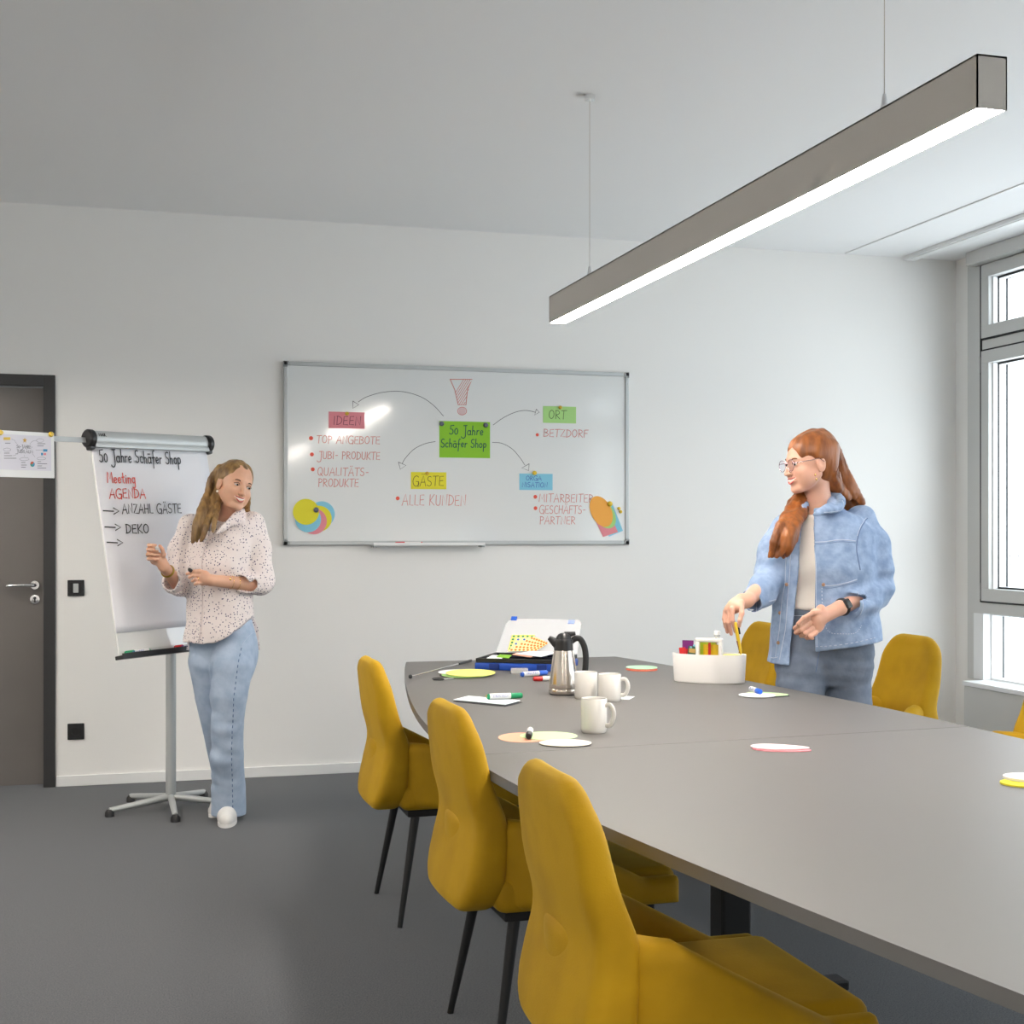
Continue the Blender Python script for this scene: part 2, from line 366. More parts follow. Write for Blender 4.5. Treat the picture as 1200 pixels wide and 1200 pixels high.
# blind cassette over the window
bm = BM(); box(bm, XR-0.085, XR-0.002, YF+0.1, WY1+0.055, WIN_Z1+0.003, ZC-0.002, 0.003); o = obj('blind_cassette', bm, M_win)
tag(o, 'long grey roller blind cassette above the window frame under the ceiling', 'blind box')
# parapet cover and sill
root = thing('radiator_cover', 'low grey white radiator cover with a white sill top under the window', 'radiator cover', (XR, 2.4, 0))
bm = BM(); box(bm, -0.158, -0.001, YF-2.4+0.02, 7.15-2.4, 0.0, 0.405, 0.003); obj('front_panel', bm, M_win, root)
bm = BM(); box(bm, -0.166, -0.001, YF-2.4+0.02, 7.155-2.4, 0.407, 0.434, 0.003)
obj('sill', bm, M_winwhite, root)

def sash(bm_f, bm_w, bm_g, y0, y1, z0, z1, fw=0.075, x=0.0):
    """sash profile between y0..y1, z0..z1; frame boards, white glazing bead, dark gasket"""
    d = 0.028
    for (a, b, c_, e) in ((y0, y1, z0, z0+fw), (y0, y1, z1-fw, z1), (y0, y0+fw, z0+fw, z1-fw), (y1-fw, y1, z0+fw, z1-fw)):
        box(bm_f, x-d, x+0.06, a, b, c_, e, 0.002)
    i = fw; w = 0.034
    for (a, b, c_, e) in ((y0+i, y1-i, z0+i, z0+i+0.012), (y0+i, y1-i, z1-i-0.012, z1-i), (y0+i, y0+i+0.012, z0+i, z1-i), (y1-i-0.012, y1-i, z0+i, z1-i)):
        box(bm_g, x+0.030, x+0.040, a, b, c_, e); box(bm_w, x+0.040, x+0.085, a, b, c_, e); box(bm_g, x+0.085, x+0.10, a-0.0, b+0.0, c_, e); box(bm_w, x+0.10, x+0.16, a, b, c_, e)
    i += 0.012
    box(bm_w, x+0.0, x+0.030, y1-i+0.002, y1-i+0.012, z0+i-0.01, z1-i+0.01)
def make_window(n, ya, yb):
    r = bpy.data.objects.new('window_%d' % n, None); C.objects.link(r); r.location = (XR+0.005, yb, 0); struct(r)
    L_ = ya-yb
    bf, bw, bg = BM(), BM(), BM()
    # fixed outer frame: thin jambs, transoms
    for zz0, zz1 in ((2.438, 2.498), (0.838, 0.905)): box(bf, -0.020, 0.17, L_, 0, zz0, zz1, 0.002)
    box(bf, -0.0, 0.17, L_, L_+0.03, WIN_Z0, WIN_Z1); box(bf, 0.0, 0.17, -0.004, 0, WIN_Z0, WIN_Z1); box(bf, 0, 0.17, L_, 0, WIN_Z0, 0.434); box(bf, 0, 0.17, L_, 0, WIN_Z1-0.004, WIN_Z1)
    mid = L_/2; box(bf, -0.018, 0.17, mid-0.03, mid+0.03, 0.434, WIN_Z1, 0.002)
    for a, b in ((L_+0.032, mid-0.032), (mid+0.032, -0.012)):
        sash(bf, bw, bg, a, b, 2.508, 2.950); sash(bf, bw, bg, a, b, 0.914, 2.430)
        # fixed lower light
        for (p, q, s_, t) in ((a, b, 0.434, 0.446), (a, b, 0.826, 0.838), (a, a+0.03, 0.446, 0.826), (b-0.03, b, 0.446, 0.826)):
            box(bw, 0.03, 0.10, p, q, s_, t); box(bg, 0.10, 0.115, p, q, s_, t); box(bw, 0.115, 0.16, p, q, s_, t)
    for (a, b) in ((L_+0.032, mid-0.032), (mid+0.032, -0.012)):
        box(bg, -0.0275, 0.03, b+0.0005, b+0.0115, 0.905, 2.952)
        for z0, z1 in ((2.496, 2.508), (2.429, 2.439), (0.904, 0.914)): box(bg, -0.0265, 0.03, a, b, z0, z1)
    box(bw, -0.022, 0.03, -0.028, 0.072, 0.434, 0.836)
    obj('window_frame', bf, M_win, r); obj('glazing_bead', bw, M_winwhite, r); obj('gasket', bg, M_gasket, r)
    for a, b in ((L_+0.10, mid-0.10), (mid+0.10, -0.085)):
        for z0, z1 in ((2.58, 2.87), (0.99, 2.355)):
            b2 = BM(); box(b2, 0.060, 0.066, a, b, z0, z1); obj('pane', b2, M_pane, r)
    for a, b in ((L_+0.03, mid-0.03), (mid+0.03, -0.002)):
        b2 = BM(); box(b2, 0.088, 0.094, a, b, 0.44, 0.832); obj('pane', b2, M_pane, r)
    for z0 in (0.925, 2.30):
        b2 = BM(); box(b2, -0.035, -0.018, -0.006, 0.012, z0, z0+0.10, 0.003); box(b2, -0.02, 0.0, -0.004, 0.006, z0+0.01, z0+0.09); obj('hinge', b2, M_win, r)
    b2 = BM(); box(b2, -0.032, -0.022, mid+0.06, mid+0.075, 1.5, 1.63, 0.003); obj('window_handle', b2, M_alu, r)
for i, (a, b) in enumerate(spans): make_window(i+1, a, b)
# pale lettering printed on the first pane
bm = BM(); Mg = Matrix.Translation((XR+0.062, 0, 0)) @ Matrix(((0, 0, -1, 0), (-1, 0, 0, 0), (0, 1, 0, 0), (0, 0, 0, 1)))
pA = view_point(1180, 662, 8.02)
write(bm, 'OUTH', -7.02, 1.135, 0.055, 0.006, Mg, jit=0.0, slant=0.0)
frost = mat('frosted_lettering', (0.62, 0.66, 0.68), 0.8)
o = obj('window_lettering', bm, frost, bpy.data.objects['window_1']); o.location = (-(XR+0.005), -WY1, 0); o['label'] = 'pale frosted lettering on the glass'
# light portals in the window openings (they only help the sky light find its way in)
if WINDOW_PORTALS:
    for i, (a, b) in enumerate(spans):
        ld = bpy.data.lights.new('window_portal', 'AREA'); ld.shape = 'RECTANGLE'; ld.size = WIN_Z1-WIN_Z0; ld.size_y = b-a
        lo = bpy.data.objects.new('window_portal', ld); C.objects.link(lo); lo.location = (XR+0.31, (a+b)/2, (WIN_Z0+WIN_Z1)/2)
        lo.rotation_euler = (0, PI/2, 0)
        try: ld.cycles.is_portal = True
        except Exception: pass

# ------------------------------------------------------------------ door
d = bpy.data.objects.new('door_1', None); C.objects.link(d); d.location = ((DX0+DX1)/2, YB, 0); struct(d)
cxd = (DX0+DX1)/2; hw = (DX1-DX0)/2
bm = BM()
box(bm, hw-0.059, hw, -0.018, 0.12, 0, DZ, 0.003); box(bm, -hw, -hw+0.059, -0.018, 0.12, 0, DZ, 0.003); box(bm, -hw+0.059, hw-0.059, -0.018, 0.12, DZ-0.059, DZ, 0.003)
obj('door_frame', bm, M_frame_dark, d)
bm = BM(); box(bm, -hw+0.061, hw-0.061, 0.055, 0.10, 0.006, DZ-0.062, 0.002); obj('door_leaf', bm, M_door, d)
hx = -0.491-cxd
bm = BM(); lathe(bm, [(0.0, 0.012), (0.022, 0.012), (0.026, 0.008), (0.027, 0.0)], 28, Matrix.Translation((hx, 0.055, 1.053)) @ Matrix.Rotation(PI/2, 4, 'X'))
tube(bm, smooth_pts([(hx, 0.055, 1.053), (hx, 0.012, 1.053), (hx-0.018, 0.0, 1.053), (hx-0.06, -0.002, 1.054), (hx-0.125, 0.0, 1.052), (hx-0.135, 0.012, 1.05)], 5), 0.0095, 12)
obj('door_handle', bm, M_chrome, d, auto=40)
bm = BM(); lathe(bm, [(0.0, 0.008), (0.010, 0.008), (0.011, 0.010), (0.024, 0.009), (0.027, 0.0)], 28, Matrix.Translation((hx, 0.055, 0.978)) @ Matrix.Rotation(PI/2, 4, 'X'))
k = obj('keyhole_plate', bm, M_chrome, d, auto=40)
bm = BM(); box(bm, hx-0.004, hx+0.004, 0.043, 0.047, 0.962, 0.982, 0.001); cyl(bm, (hx, 0.0465, 0.985), (hx, 0.043, 0.985), 0.0075, seg=14); obj('keyhole', bm, M_black, k)

# switch and socket
def plate(name, label, cat, cx, cz):
    r = thing(name, label, cat, (cx, YB, cz))
    b = BM(); box(b, -0.042, 0.042, -0.010, 0, -0.042, 0.042, 0.003); obj('cover_plate', b, M_black, r); return r
r = plate('light_switch', 'black square light switch with a silver rocker beside the door', 'switch', -0.284, 1.037)
bm = BM(); box(bm, -0.030, 0.030, -0.0125, -0.009, -0.030, 0.030, 0.001); obj('inner_frame', bm, M_blackm, r)
bm = BM(); box(bm, -0.013, 0.013, -0.016, -0.012, -0.024, 0.024, 0.002); obj('rocker', bm, M_alu, r)
r = plate('wall_socket', 'black square power socket low on the wall beside the door', 'socket', -0.284, 0.285)
bm = BM(); lathe(bm, [(0.0, 0.004), (0.017, 0.004), (0.0195, 0.013), (0.022, 0.0135), (0.024, 0.009)], 28, Matrix.Rotation(PI/2, 4, 'X')); obj('socket_ring', bm, M_blackm, r)
bm = BM(); 
for s_ in (-1, 1): cyl(bm, (0.0095*s_, -0.0035, 0), (0.0095*s_, -0.005, 0), 0.0026, seg=10)
obj('contact_hole', bm, M_alu, r)

# ------------------------------------------------------------------ pendant lamp
LX, LY1, LY0, LZ = 1.725, 5.45, 2.45, 2.208
def pendant(LX, LY0, LY1, label):
    r = thing('pendant_lamp', label, 'lamp', (LX, (LY0+LY1)/2, LZ))
    hl = (LY1-LY0)/2
    bm = BM(); box(bm, -0.036, -0.033, -hl, hl, 0, 0.112); box(bm, 0.033, 0.036, -hl, hl, 0, 0.112); box(bm, -0.036, 0.036, -hl, hl, 0.108, 0.112)
    box(bm, -0.036, 0.036, hl-0.003, hl, 0, 0.112); box(bm, -0.036, 0.036, -hl, -hl+0.003, 0, 0.112); obj('housing', bm, M_lampbody, r)
    bm = BM(); box(bm, -0.033, 0.033, -hl+0.003, hl-0.003, 0.001, 0.006); obj('diffuser', bm, M_lamp, r)
    for yy in (hl-0.42, -hl+0.42):
        bm = BM(); cyl(bm, (0, yy, 0.112), (0, yy, ZC-LZ-0.02), 0.0012, seg=6); w = obj('suspension_wire', bm, M_steel, r)
        bm = BM(); lathe(bm, [(0.012, 0), (0.011, 0.01), (0.004, 0.05), (0, 0.05)], 16, Matrix.Translation((0, yy, 0.112))); obj('wire_grip', bm, M_chrome, w)
        bm = BM(); lathe(bm, [(0, -0.02), (0.02, -0.02), (0.022, 0)], 20, Matrix.Translation((0, yy, ZC-LZ))); obj('ceiling_mount', bm, M_chrome, w)
pendant(1.725, 2.45, 5.45, 'long grey linear pendant lamp with a glowing strip hanging over the table')
# out of view: left pendant read from wall light, two behind camera added as fill
pendant(-1.15, 3.7, 6.7, 'linear pendant lamp outside the left edge of the picture, near the door')
pendant(1.725, -1.9, 1.1, 'added unseen linear fill lamp behind the camera, in line with the one over the table')
pendant(-1.05, -1.9, 1.1, 'added unseen linear fill lamp behind the camera on the door side')

# ------------------------------------------------------------------ whiteboard
BX0, BX1, BZ0, BZ1 = 0.795, 2.795, 1.260, 2.262
wbd = thing('whiteboard', 'large white magnetic whiteboard with aluminium frame and handwritten mind map on the back wall', 'whiteboard', ((BX0+BX1)/2, YB, BZ0))
def rel(b): bmesh.ops.translate(b, vec=(-(BX0+BX1)/2, -YB, -BZ0), verts=b.verts); return b
BF = YB-0.020      # face of the board
bm = BM(); box(bm, BX0+0.01, BX1-0.01, BF, YB-0.002, BZ0+0.01, BZ1-0.01); obj('writing_surface', rel(bm), M_board, wbd)
bm = BM(); fw = 0.022
box(bm, BX0+0.03, BX1-0.03, BF-0.008, YB-0.001, BZ1-fw, BZ1, 0.003); box(bm, BX0+0.03, BX1-0.03, BF-0.008, YB-0.001, BZ0, BZ0+fw, 0.003)
box(bm, BX0, BX0+fw, BF-0.008, YB-0.001, BZ0+0.03, BZ1-0.03, 0.003); box(bm, BX1-fw, BX1, BF-0.008, YB-0.001, BZ0+0.03, BZ1-0.03, 0.003)
obj('frame', rel(bm), M_alu, wbd)
for (a, b) in ((BX0-0.002, BZ0-0.002), (BX1-0.03, BZ0-0.002), (BX0-0.002, BZ1-0.03), (BX1-0.03, BZ1-0.03)):
    bm = BM(); sx = a < 1.5; sz = b < 1.8
    box(bm, a, a+0.032, BF-0.010, YB-0.001, (BZ0-0.002 if sz else BZ1-0.022), (BZ0+0.022 if sz else BZ1+0.002), 0.003)
    box(bm, (BX0-0.002 if sx else BX1-0.022), (BX0+0.022 if sx else BX1+0.002), BF-0.010, YB-0.001, b, b+0.032, 0.003)
    obj('corner_cap', rel(bm), M_alu_dark, wbd)
TX0 = on_back(434, 640).x; TX1 = on_back(563, 640).x
bm = BM(); box(bm, TX0, TX1, BF-0.085, BF-0.008, BZ0-0.004, BZ0, 0.001); box(bm, TX0, TX1, BF-0.087, BF-0.083, BZ0-0.004, BZ0+0.012, 0.001); obj('pen_tray', rel(bm), M_base, wbd)
for a in (TX0, TX1-0.02):
    bm = BM(); box(bm, a, a+0.02, BF-0.086, BF-0.006, BZ0-0.014, BZ0-0.003, 0.002); obj('tray_bracket', rel(bm), M_alu_dark, wbd)
# frame for writing on the board: x,z world on plane y=BF-0.0006
MW = Matrix(((1, 0, 0, 0), (0, 0, -1, BF-0.0006), (0, 1, 0, 0), (0, 0, 0, 1)))
def bp(px, py): v = on_back(px, py, BF); return (v.x, v.z)
def wtext(bm, text, px0, py0, px1, hpx, w=0.004, **k):
    """text whose baseline runs from pixel (px0, py0) to px1 with cap height hpx"""
    x0, z0 = bp(px0, py0); x1, _ = bp(px1, py0); z1 = bp(px0, py0-hpx)[1]
    write(bm, text, x0, z0, z1-z0, w, MW, width=x1-x0, **k)
def put(name, b, m, label=None):
    o = obj(name, rel(b), m, wbd)
    if label: o['label'] = label
    return o
PEN = 0.0042
bm = BM(); wtext(bm, 'TOP ANGEBOTE', 371, 519, 446, 8.5, PEN); wtext(bm, 'JUBI- PRODUKTE', 373, 537.5, 446, 8.5, PEN); wtext(bm, 'QUALIT\u00c4TS-', 372, 557, 433, 9, PEN); wtext(bm, 'PRODUKTE', 373, 570, 421, 9, PEN)
put('handwriting', bm, M_inkredp, 'red list TOP ANGEBOTE, JUBI-PRODUKTE, QUALIT\u00c4TSPRODUKTE')
bm = BM(); wtext(bm, 'ALLE KUNDEN', 471, 592, 547, 12, PEN); put('handwriting', bm, M_inkredp, 'red words ALLE KUNDEN')
bm = BM(); wtext(bm, 'BETZDORF', 637, 511.5, 690, 8.5, PEN); put('handwriting', bm, M_inkredp, 'red word BETZDORF')
bm = BM(); wtext(bm, 'MITARBEITER', 631.5, 588, 696, 9, PEN); wtext(bm, 'GESCH\u00c4FTS-', 632, 601.5, 687, 9, PEN); wtext(bm, 'PARTNER', 632.5, 614, 675, 8.5, PEN)
put('handwriting', bm, M_inkredp, 'red list MITARBEITER, GESCH\u00c4FTSPARTNER')
bm = BM()
for px, py, rr in ((364.5, 513.5, 0.0115), (365.5, 532.5, 0.011), (366.5, 550, 0.011), (466, 584, 0.011), (629.6, 509.6, 0.0095), (627.3, 582.2, 0.011), (627.5, 595.5, 0.011)):
    x, z = bp(px, py); disc2(bm, x, z, rr, MW)
put('red_bullet_dots', bm, M_reddot)
# exclamation mark with hatching
def poly(bm, pts, w, m=MW, close=False):
    q = [bp(*p) for p in pts]
    if close: q.append(q[0])
    ribbon(bm, q, w, m)
bm = BM(); poly(bm, [(527.5, 444.5), (553.5, 444.5), (548, 456), (546, 474.5), (537, 474.5), (533, 457), (527.5, 444.5)], 0.005)
def ex_x(y): # left / right edge at pixel row
    t = (y-444.5)/30; return 527.5+9.5*t, 553.5-7.6*min(1, t*1.25)
for k in range(15):
    s0 = 531+k*2.6; p0 = None; line = []
    for j in range(41):
        yy = 474.3-j*0.75; xx = s0-6+(474.3-yy)*0.62; a, b = ex_x(yy)
        if a+0.5 < xx < b-0.5: line.append((xx, yy))
    if len(line) > 2: poly(bm, [line[0], line[-1]], 0.0035)
poly(bm, [(541.5+5.2*math.cos(a*PI/9), 481.7+4.6*math.sin(a*PI/9)) for a in range(19)], 0.004)
put('exclamation_mark', bm, M_inkredp, 'large hatched red exclamation mark')
bm = BM(); x, z = bp(541.5, 481.7); disc2(bm, x, z, 0.021, Matrix.Translation((0, 0.0002, 0)) @ MW, n=20); put('exclamation_dot', bm, mat('pale_red_wash', (0.70, 0.52, 0.52), 0.4))
# arrows
def arrow(curve, tri):
    b = BM(); q = [Vector((*bp(*p), 0)) for p in curve]; ribbon(b, [(v.x, v.y) for v in smooth_pts(q, 6)], 0.0032, MW)
    poly(b, tri, 0.0034, close=True); put('drawn_arrow', b, M_inkthin)
arrow([(519.5, 487.5), (508, 475), (493, 465), (472, 459), (450, 459.5), (430, 465), (420, 471)], [(413.5, 470), (420.5, 474.5), (413.5, 478.5)])
arrow([(578, 498), (590, 489.5), (604, 483), (616, 481), (627, 483)], [(628.5, 479.5), (632, 483), (626.5, 486.5)])
arrow([(510, 517.5), (498, 520), (485, 526.5), (475, 537), (471.5, 543)], [(467, 541.5), (475.8, 545.5), (469, 550)])
arrow([(577, 518.5), (588, 519.5), (600, 526), (609, 536), (615, 545)], [(620, 543.5), (619.5, 551.5), (611.5, 548.5)])

# cards, magnets (things held on the board)
def card(px0, py0, px1, py1, material, label, texts=(), dy=0.0, group=None, ink=M_ink, pw=0.0035):
    """rectangular card given by its left-top and right-bottom pixels"""
    a = bp(px0, py0); b = bp(px1, py1); z_top = (a[1]+bp(px1, py1)[1])/2
    x0, x1, z0, z1 = a[0], b[0], b[1], a[1]
    r = thing('moderation_card', label, 'card', ((x0+x1)/2, BF-0.0007-dy, z0), 0, group)
    bb = BM(); box(bb, -(x1-x0)/2, (x1-x0)/2, -0.0008, 0, 0, z1-z0); obj('card_sheet', bb, material, r)
    if texts:
        bb = BM(); Mc = Matrix(((1, 0, 0, 0), (0, 0, -1, -0.0012), (0, 1, 0, 0), (0, 0, 0, 1)))
        for (t, u0, v0, u1, hh) in texts:
            write(bb, t, (u0-0.5)*(x1-x0), v0*(z1-z0), hh*(z1-z0), pw, Mc, width=(u1-u0)*(x1-x0))
        obj('handwriting', bb, ink, r)
    return r
card(514.8, 493.3, 574.2, 537, M_limec, 'lime green landscape card reading 50 Jahre Sch\u00e4fer Shop at the board centre', [('50 Jahre', 0.20, 0.64, 0.88, 0.24), ('Sch\u00e4fer Shop', 0.03, 0.29, 0.94, 0.22)], ink=M_inkgreen, pw=0.0052)
card(385, 482.3, 427.3, 502.6, M_pink, 'pink card reading IDEEN at the upper left of the whiteboard', [('IDEEN', 0.13, 0.22, 0.92, 0.5)], ink=mat('plum_ink', (0.25, 0.05, 0.09), 0.6))
card(481.5, 553, 523, 573.4, M_yellowc, 'yellow card reading G\u00c4STE on the lower middle of the whiteboard', [('G\u00c4STE', 0.05, 0.2, 0.95, 0.55)], ink=mat('olive_ink', (0.12, 0.10, 0.02), 0.6))
card(636.3, 475.8, 675, 496.3, M_lgreen, 'light green card reading ORT at the upper right of the whiteboard', [('ORT', 0.17, 0.26, 0.72, 0.5)], ink=mat('moss_ink', (0.09, 0.16, 0.05), 0.6))
card(608.5, 554.9, 647.5, 574.5, M_bluec, 'light blue card reading ORGANISATION on the right half of the whiteboard', [('ORGA', 0.2, 0.6, 0.68, 0.26), ('NISATION', 0.08, 0.18, 0.86, 0.28)], ink=M_inkblue, pw=0.003)
def magnet(px, py, r_, material, label, dy=0.001):
    x, z = bp(px, py); r = BM(); lathe(r, [(0, 0.012), (r_*0.75, 0.0115), (r_*0.95, 0.009), (r_, 0.004), (r_, 0), (0, 0)], 20, Matrix.Rotation(PI/2, 4, 'X'))
    o = obj('magnet', r, material, auto=40); o.location = (x, BF-0.0007-dy, z); tag(o, label, 'magnet'); return o
M_mgrey = mat('grey_magnet_plastic', (0.10, 0.11, 0.15), 0.3); M_myel = mat('yellow_magnet_plastic', (0.62, 0.40, 0.02), 0.3)
magnet(517.5, 496.7, 0.0135, M_mgrey, 'grey round magnet on the left corner of the lime green card')
magnet(569, 498.2, 0.0135, M_mgrey, 'grey round magnet on the right corner of the lime green card')
magnet(406.5, 484.8, 0.0105, M_myel, 'ochre round magnet on the pink IDEEN card')
magnet(500.3, 554.8, 0.0105, M_myel, 'orange round magnet on the yellow G\u00c4STE card')
magnet(656.3, 477.5, 0.0105, M_myel, 'yellow round magnet on the light green ORT card')
magnet(626.2, 554.3, 0.0125, M_yellow, 'yellow round magnet on the light blue ORGANISATION card')
def round_card(px, py, rx, ry, rot, material, label, dy, cat='card', group=None):
    x, z = bp(px, py); b = BM(); prism(b, ellipse(rx, ry, 40), 0, 0.0008, Matrix.Rotation(rot, 4, 'Y') @ Matrix.Rotation(PI/2, 4, 'X'))
    o = obj('round_card' if abs(rx-ry) < 0.005 else 'oval_card', b, material); o.location = (x, BF-0.0007-dy, z); return tag(o, label, cat, group)
grp = 'round cards fanned under a grey magnet'
R5 = 0.071
round_card(377.2, 602.6, R5, R5, 0, M_bluec, 'light blue round card rearmost in the fan at the board corner, right edge showing', 0.000)
round_card(373.6, 607.8, R5, R5, 0, M_yellowc, 'yellow round card second from the back in the fan of round cards', 0.001)
round_card(367.8, 611, R5, R5, 0, M_pink, 'pink round card in the middle of the fan of round cards', 0.002)
round_card(361, 608.6, R5, R5, 0, M_bluec, 'light blue round card just behind the front yellow round card', 0.003)
round_card(358.5, 599.8, R5, R5, 0, M_yellowc, 'yellow round card in front of the fan at the lower left of the board', 0.004)
magnet(370.3, 597.6, 0.0145, M_mgrey, 'grey round magnet holding the fan of round cards', 0.005)
def quad_card(pts, material, label, dy):
    q = [bp(*p) for p in pts]; cx = sum(p[0] for p in q)/4; cz = sum(p[1] for p in q)/4
    b = BM(); prism(b, [(p[0]-cx, p[1]-cz) for p in q], 0, 0.0008, Matrix.Rotation(PI/2, 4, 'X')); o = obj('moderation_card', b, material)
    o.location = (cx, BF-0.0007-dy, cz); return tag(o, label, 'card')
quad_card([(700, 598), (718, 591), (730, 622), (713.5, 629)], M_bluec, 'light blue rectangular card hanging rearmost at the lower right of the board', 0.0)
quad_card([(694, 602), (711, 595), (724, 623.5), (706.5, 629.3)], M_pink, 'pink rectangular card hanging under the orange oval card', 0.001)
round_card(707.0, 601.5, 0.062, 0.099, -0.62, M_lgreen, 'light green oval card between the orange oval and the pink card', 0.002)
round_card(704.3, 599.4, 0.062, 0.096, -0.5, M_orange, 'orange oval card in front of the bunch at the lower right of the board', 0.003)
magnet(714.2, 590.5, 0.0155, M_yellow, 'large yellow round magnet on the orange oval card', 0.004)
magnet(725.1, 595.8, 0.0095, M_yellow, 'small yellow magnet on the bare board, upper of the two beside the ovals', 0.0)
magnet(727, 599.7, 0.0095, M_yellow, 'small yellow magnet on the bare board, lower of the two beside the ovals', 0.0)
# marker lying on the board tray
def marker_parts(r, L_, rad, cap, body=M_white, caplen=0.34, endlen=0.06, text='FRANKEN', up=None):
    """marker along +x, centred, resting on z=0"""
    R = Matrix.Translation((0, 0, rad)) @ Matrix.Rotation(PI/2, 4, 'Y')
    b = BM(); lathe(b, [(0, -L_/2+endlen*L_), (rad, -L_/2+endlen*L_), (rad, L_/2-caplen*L_), (0, L_/2-caplen*L_)], 18, R); bd = obj('barrel', b, body, r, auto=40)
    b = BM(); lathe(b, [(0, L_/2-caplen*L_), (rad*1.04, L_/2-caplen*L_), (rad*0.95, L_/2-0.004), (rad*0.7, L_/2), (0, L_/2)], 18, R); obj('cap', b, cap, r, auto=40)
    b = BM(); lathe(b, [(0, -L_/2), (rad*0.75, -L_/2), (rad*0.98, -L_/2+0.004), (rad*0.98, -L_/2+endlen*L_), (0, -L_/2+endlen*L_)], 18, R); obj('end_plug', b, cap, r, auto=40)
    if text:
        b = BM()
        for dy_, sgn in ((-1, 1),):
            Mt = Matrix(((1, 0, 0, 0), (0, 0.35, -0.94, -rad*1.0*0.94), (0, 0.94, 0.35, rad+rad*0.36), (0, 0, 0, 1)))
            write(b, text, -L_*0.34, -rad*0.42, rad*0.85, rad*0.12, Mt, width=L_*0.44, jit=0, slant=0)
        obj('printed_name', b, M_inkblue, bd)
def marker(p, ang, L_, rad, cap, label, dz=0.0, **k):
    r = thing('marker', label, 'marker', (p[0], p[1], p[2]+dz), ang); marker_parts(r, L_, rad, cap, **k); return r
tm = (on_back(466, 638).x, BF-0.05, BZ0+0.0005)
mk = thing('marker', 'red and white marker lying in the tray below the whiteboard', 'marker', ((on_back(460.5, 638).x+on_back(492, 638).x)/2, BF-0.05, BZ0+0.0005), PI)
marker_parts(mk, on_back(492, 638).x-on_back(460.5, 638).x, 0.0085, M_red, text=None)
# ------------------------------------------------------------------ boat-shaped conference table
TC = 1.64; TH = 0.74
LEFT = [(3.13, 0.843), (3.5, 0.842), (3.85, 0.850), (4.08, 0.863), (4.56, 0.92), (5.07, 1.003), (5.54, 1.088), (5.85, 1.15), (6.05, 1.195), (6.45, 1.29)]
RIGHT = [(3.5, 2.437), (3.93, 2.433), (4.25, 2.415), (4.92, 2.345), (5.40, 2.312), (5.65, 2.285), (6.07, 2.207), (6.5, 2.10)]
def edge(tab, y):
    y = y if y >= 3.5 else 7.0-y
    return float(np.interp(y, [q[0] for q in tab], [q[1] for q in tab]))
def smooth_edge(tab, y): return sum(edge(tab, y+d) for d in (-0.24, -0.16, -0.08, 0, 0.08, 0.16, 0.24))/7
def seam_y(x): return 3.47+(x-0.887)*0.068
tbl = thing('conference_table', 'large grey boat-shaped conference table with a cross seam', 'table', (TC, 3.55, 0))
def top_half(far):
    s_ = 0.0015 if far else -0.0015; yl, yr = seam_y(0.84)+s_, seam_y(2.437)+s_; ye = 6.06 if far else 0.94
    lp = [(smooth_edge(LEFT, yl+(ye-yl)*i/28), yl+(ye-yl)*i/28) for i in range(29)]; rp = [(smooth_edge(RIGHT, yr+(ye-yr)*i/28), yr+(ye-yr)*i/28) for i in range(29)]
    pts = [(x-TC, y-3.55) for x, y in rp+list(reversed(lp))]
    if not far: pts.reverse()
    b = BM(); prism(b, pts, TH-0.025, TH)
    es = [e for e in b.edges if abs(e.verts[0].co.z-e.verts[1].co.z) < 1e-6]
    bmesh.ops.bevel(b, geom=es, offset=0.0012, segments=1, affect='EDGES')
    bmesh.ops.recalc_face_normals(b, faces=b.faces)
    me = bpy.data.meshes.new('tabletop'); b.to_mesh(me); b.free(); me.materials.append(M_table); me.materials.append(M_edge)
    for p in me.polygons:
        if abs(p.normal.z) < 0.5: p.material_index = 1
    o = bpy.data.objects.new('tabletop', me); C.objects.link(o); o.parent = tbl
top_half(False); top_half(True)
for yy in (-1.55, 0.0, 1.55):
    b = BM(); box(b, -0.045, 0.045, yy-0.045, yy+0.045, 0.03, TH-0.06, 0.008); obj('column', b, M_blackm, tbl)
    b = BM(); box(b, -0.36, 0.36, yy-0.035, yy+0.035, 0.0, 0.03, 0.006); obj('foot', b, M_blackm, tbl)
    b = BM(); box(b, -0.42, 0.42, yy-0.03, yy+0.03, TH-0.062, TH-0.026, 0.003); obj('cross_bar', b, M_blackm, tbl)
b = BM(); box(b, -0.03, 0.03, -2.1, 2.1, TH-0.075, TH-0.03, 0.003); obj('long_beam', b, M_blackm, tbl)

# ------------------------------------------------------------------ small things on the table
def P(px, py, h=TH): return on_height(px, py, h)
# vacuum jug
def PD(px, depth, h=TH): return view_point(px, HZ+(EYE-h)*FPX/depth, depth)
p = PD(660.5, 4.92)
jug = thing('vacuum_jug', 'brushed steel vacuum jug with black lid and handle on the table', 'jug', p, -YAW)
b = BM(); lathe(b, [(0, 0.004), (0.052, 0.004), (0.0535, 0.008), (0.0535, 0.020), (0.0525, 0.022), (0.0535, 0.024), (0.052, 0.045), (0.0475, 0.085), (0.0415, 0.125), (0.0375, 0.150), (0.0360, 0.160), (0, 0.160)], 48); obj('steel_body', b, M_steel, jug, auto=40)
b = BM(); lathe(b, [(0, 0), (0.0505, 0), (0.052, 0.005), (0, 0.005)], 40); obj('base_ring', b, M_black, jug, auto=40)
b = BM(); lathe(b, [(0, 0.158), (0.0352, 0.158), (0.0348, 0.170), (0.0335, 0.185), (0.0345, 0.197), (0.032, 0.200), (0, 0.200)], 40)
tube(b, [(-0.020, 0, 0.178), (-0.036, 0, 0.192), (-0.048, 0, 0.202), (-0.054, 0, 0.206)], [0.018, 0.015, 0.011, 0.008], 14)
obj('collar', b, M_black, jug, auto=50)
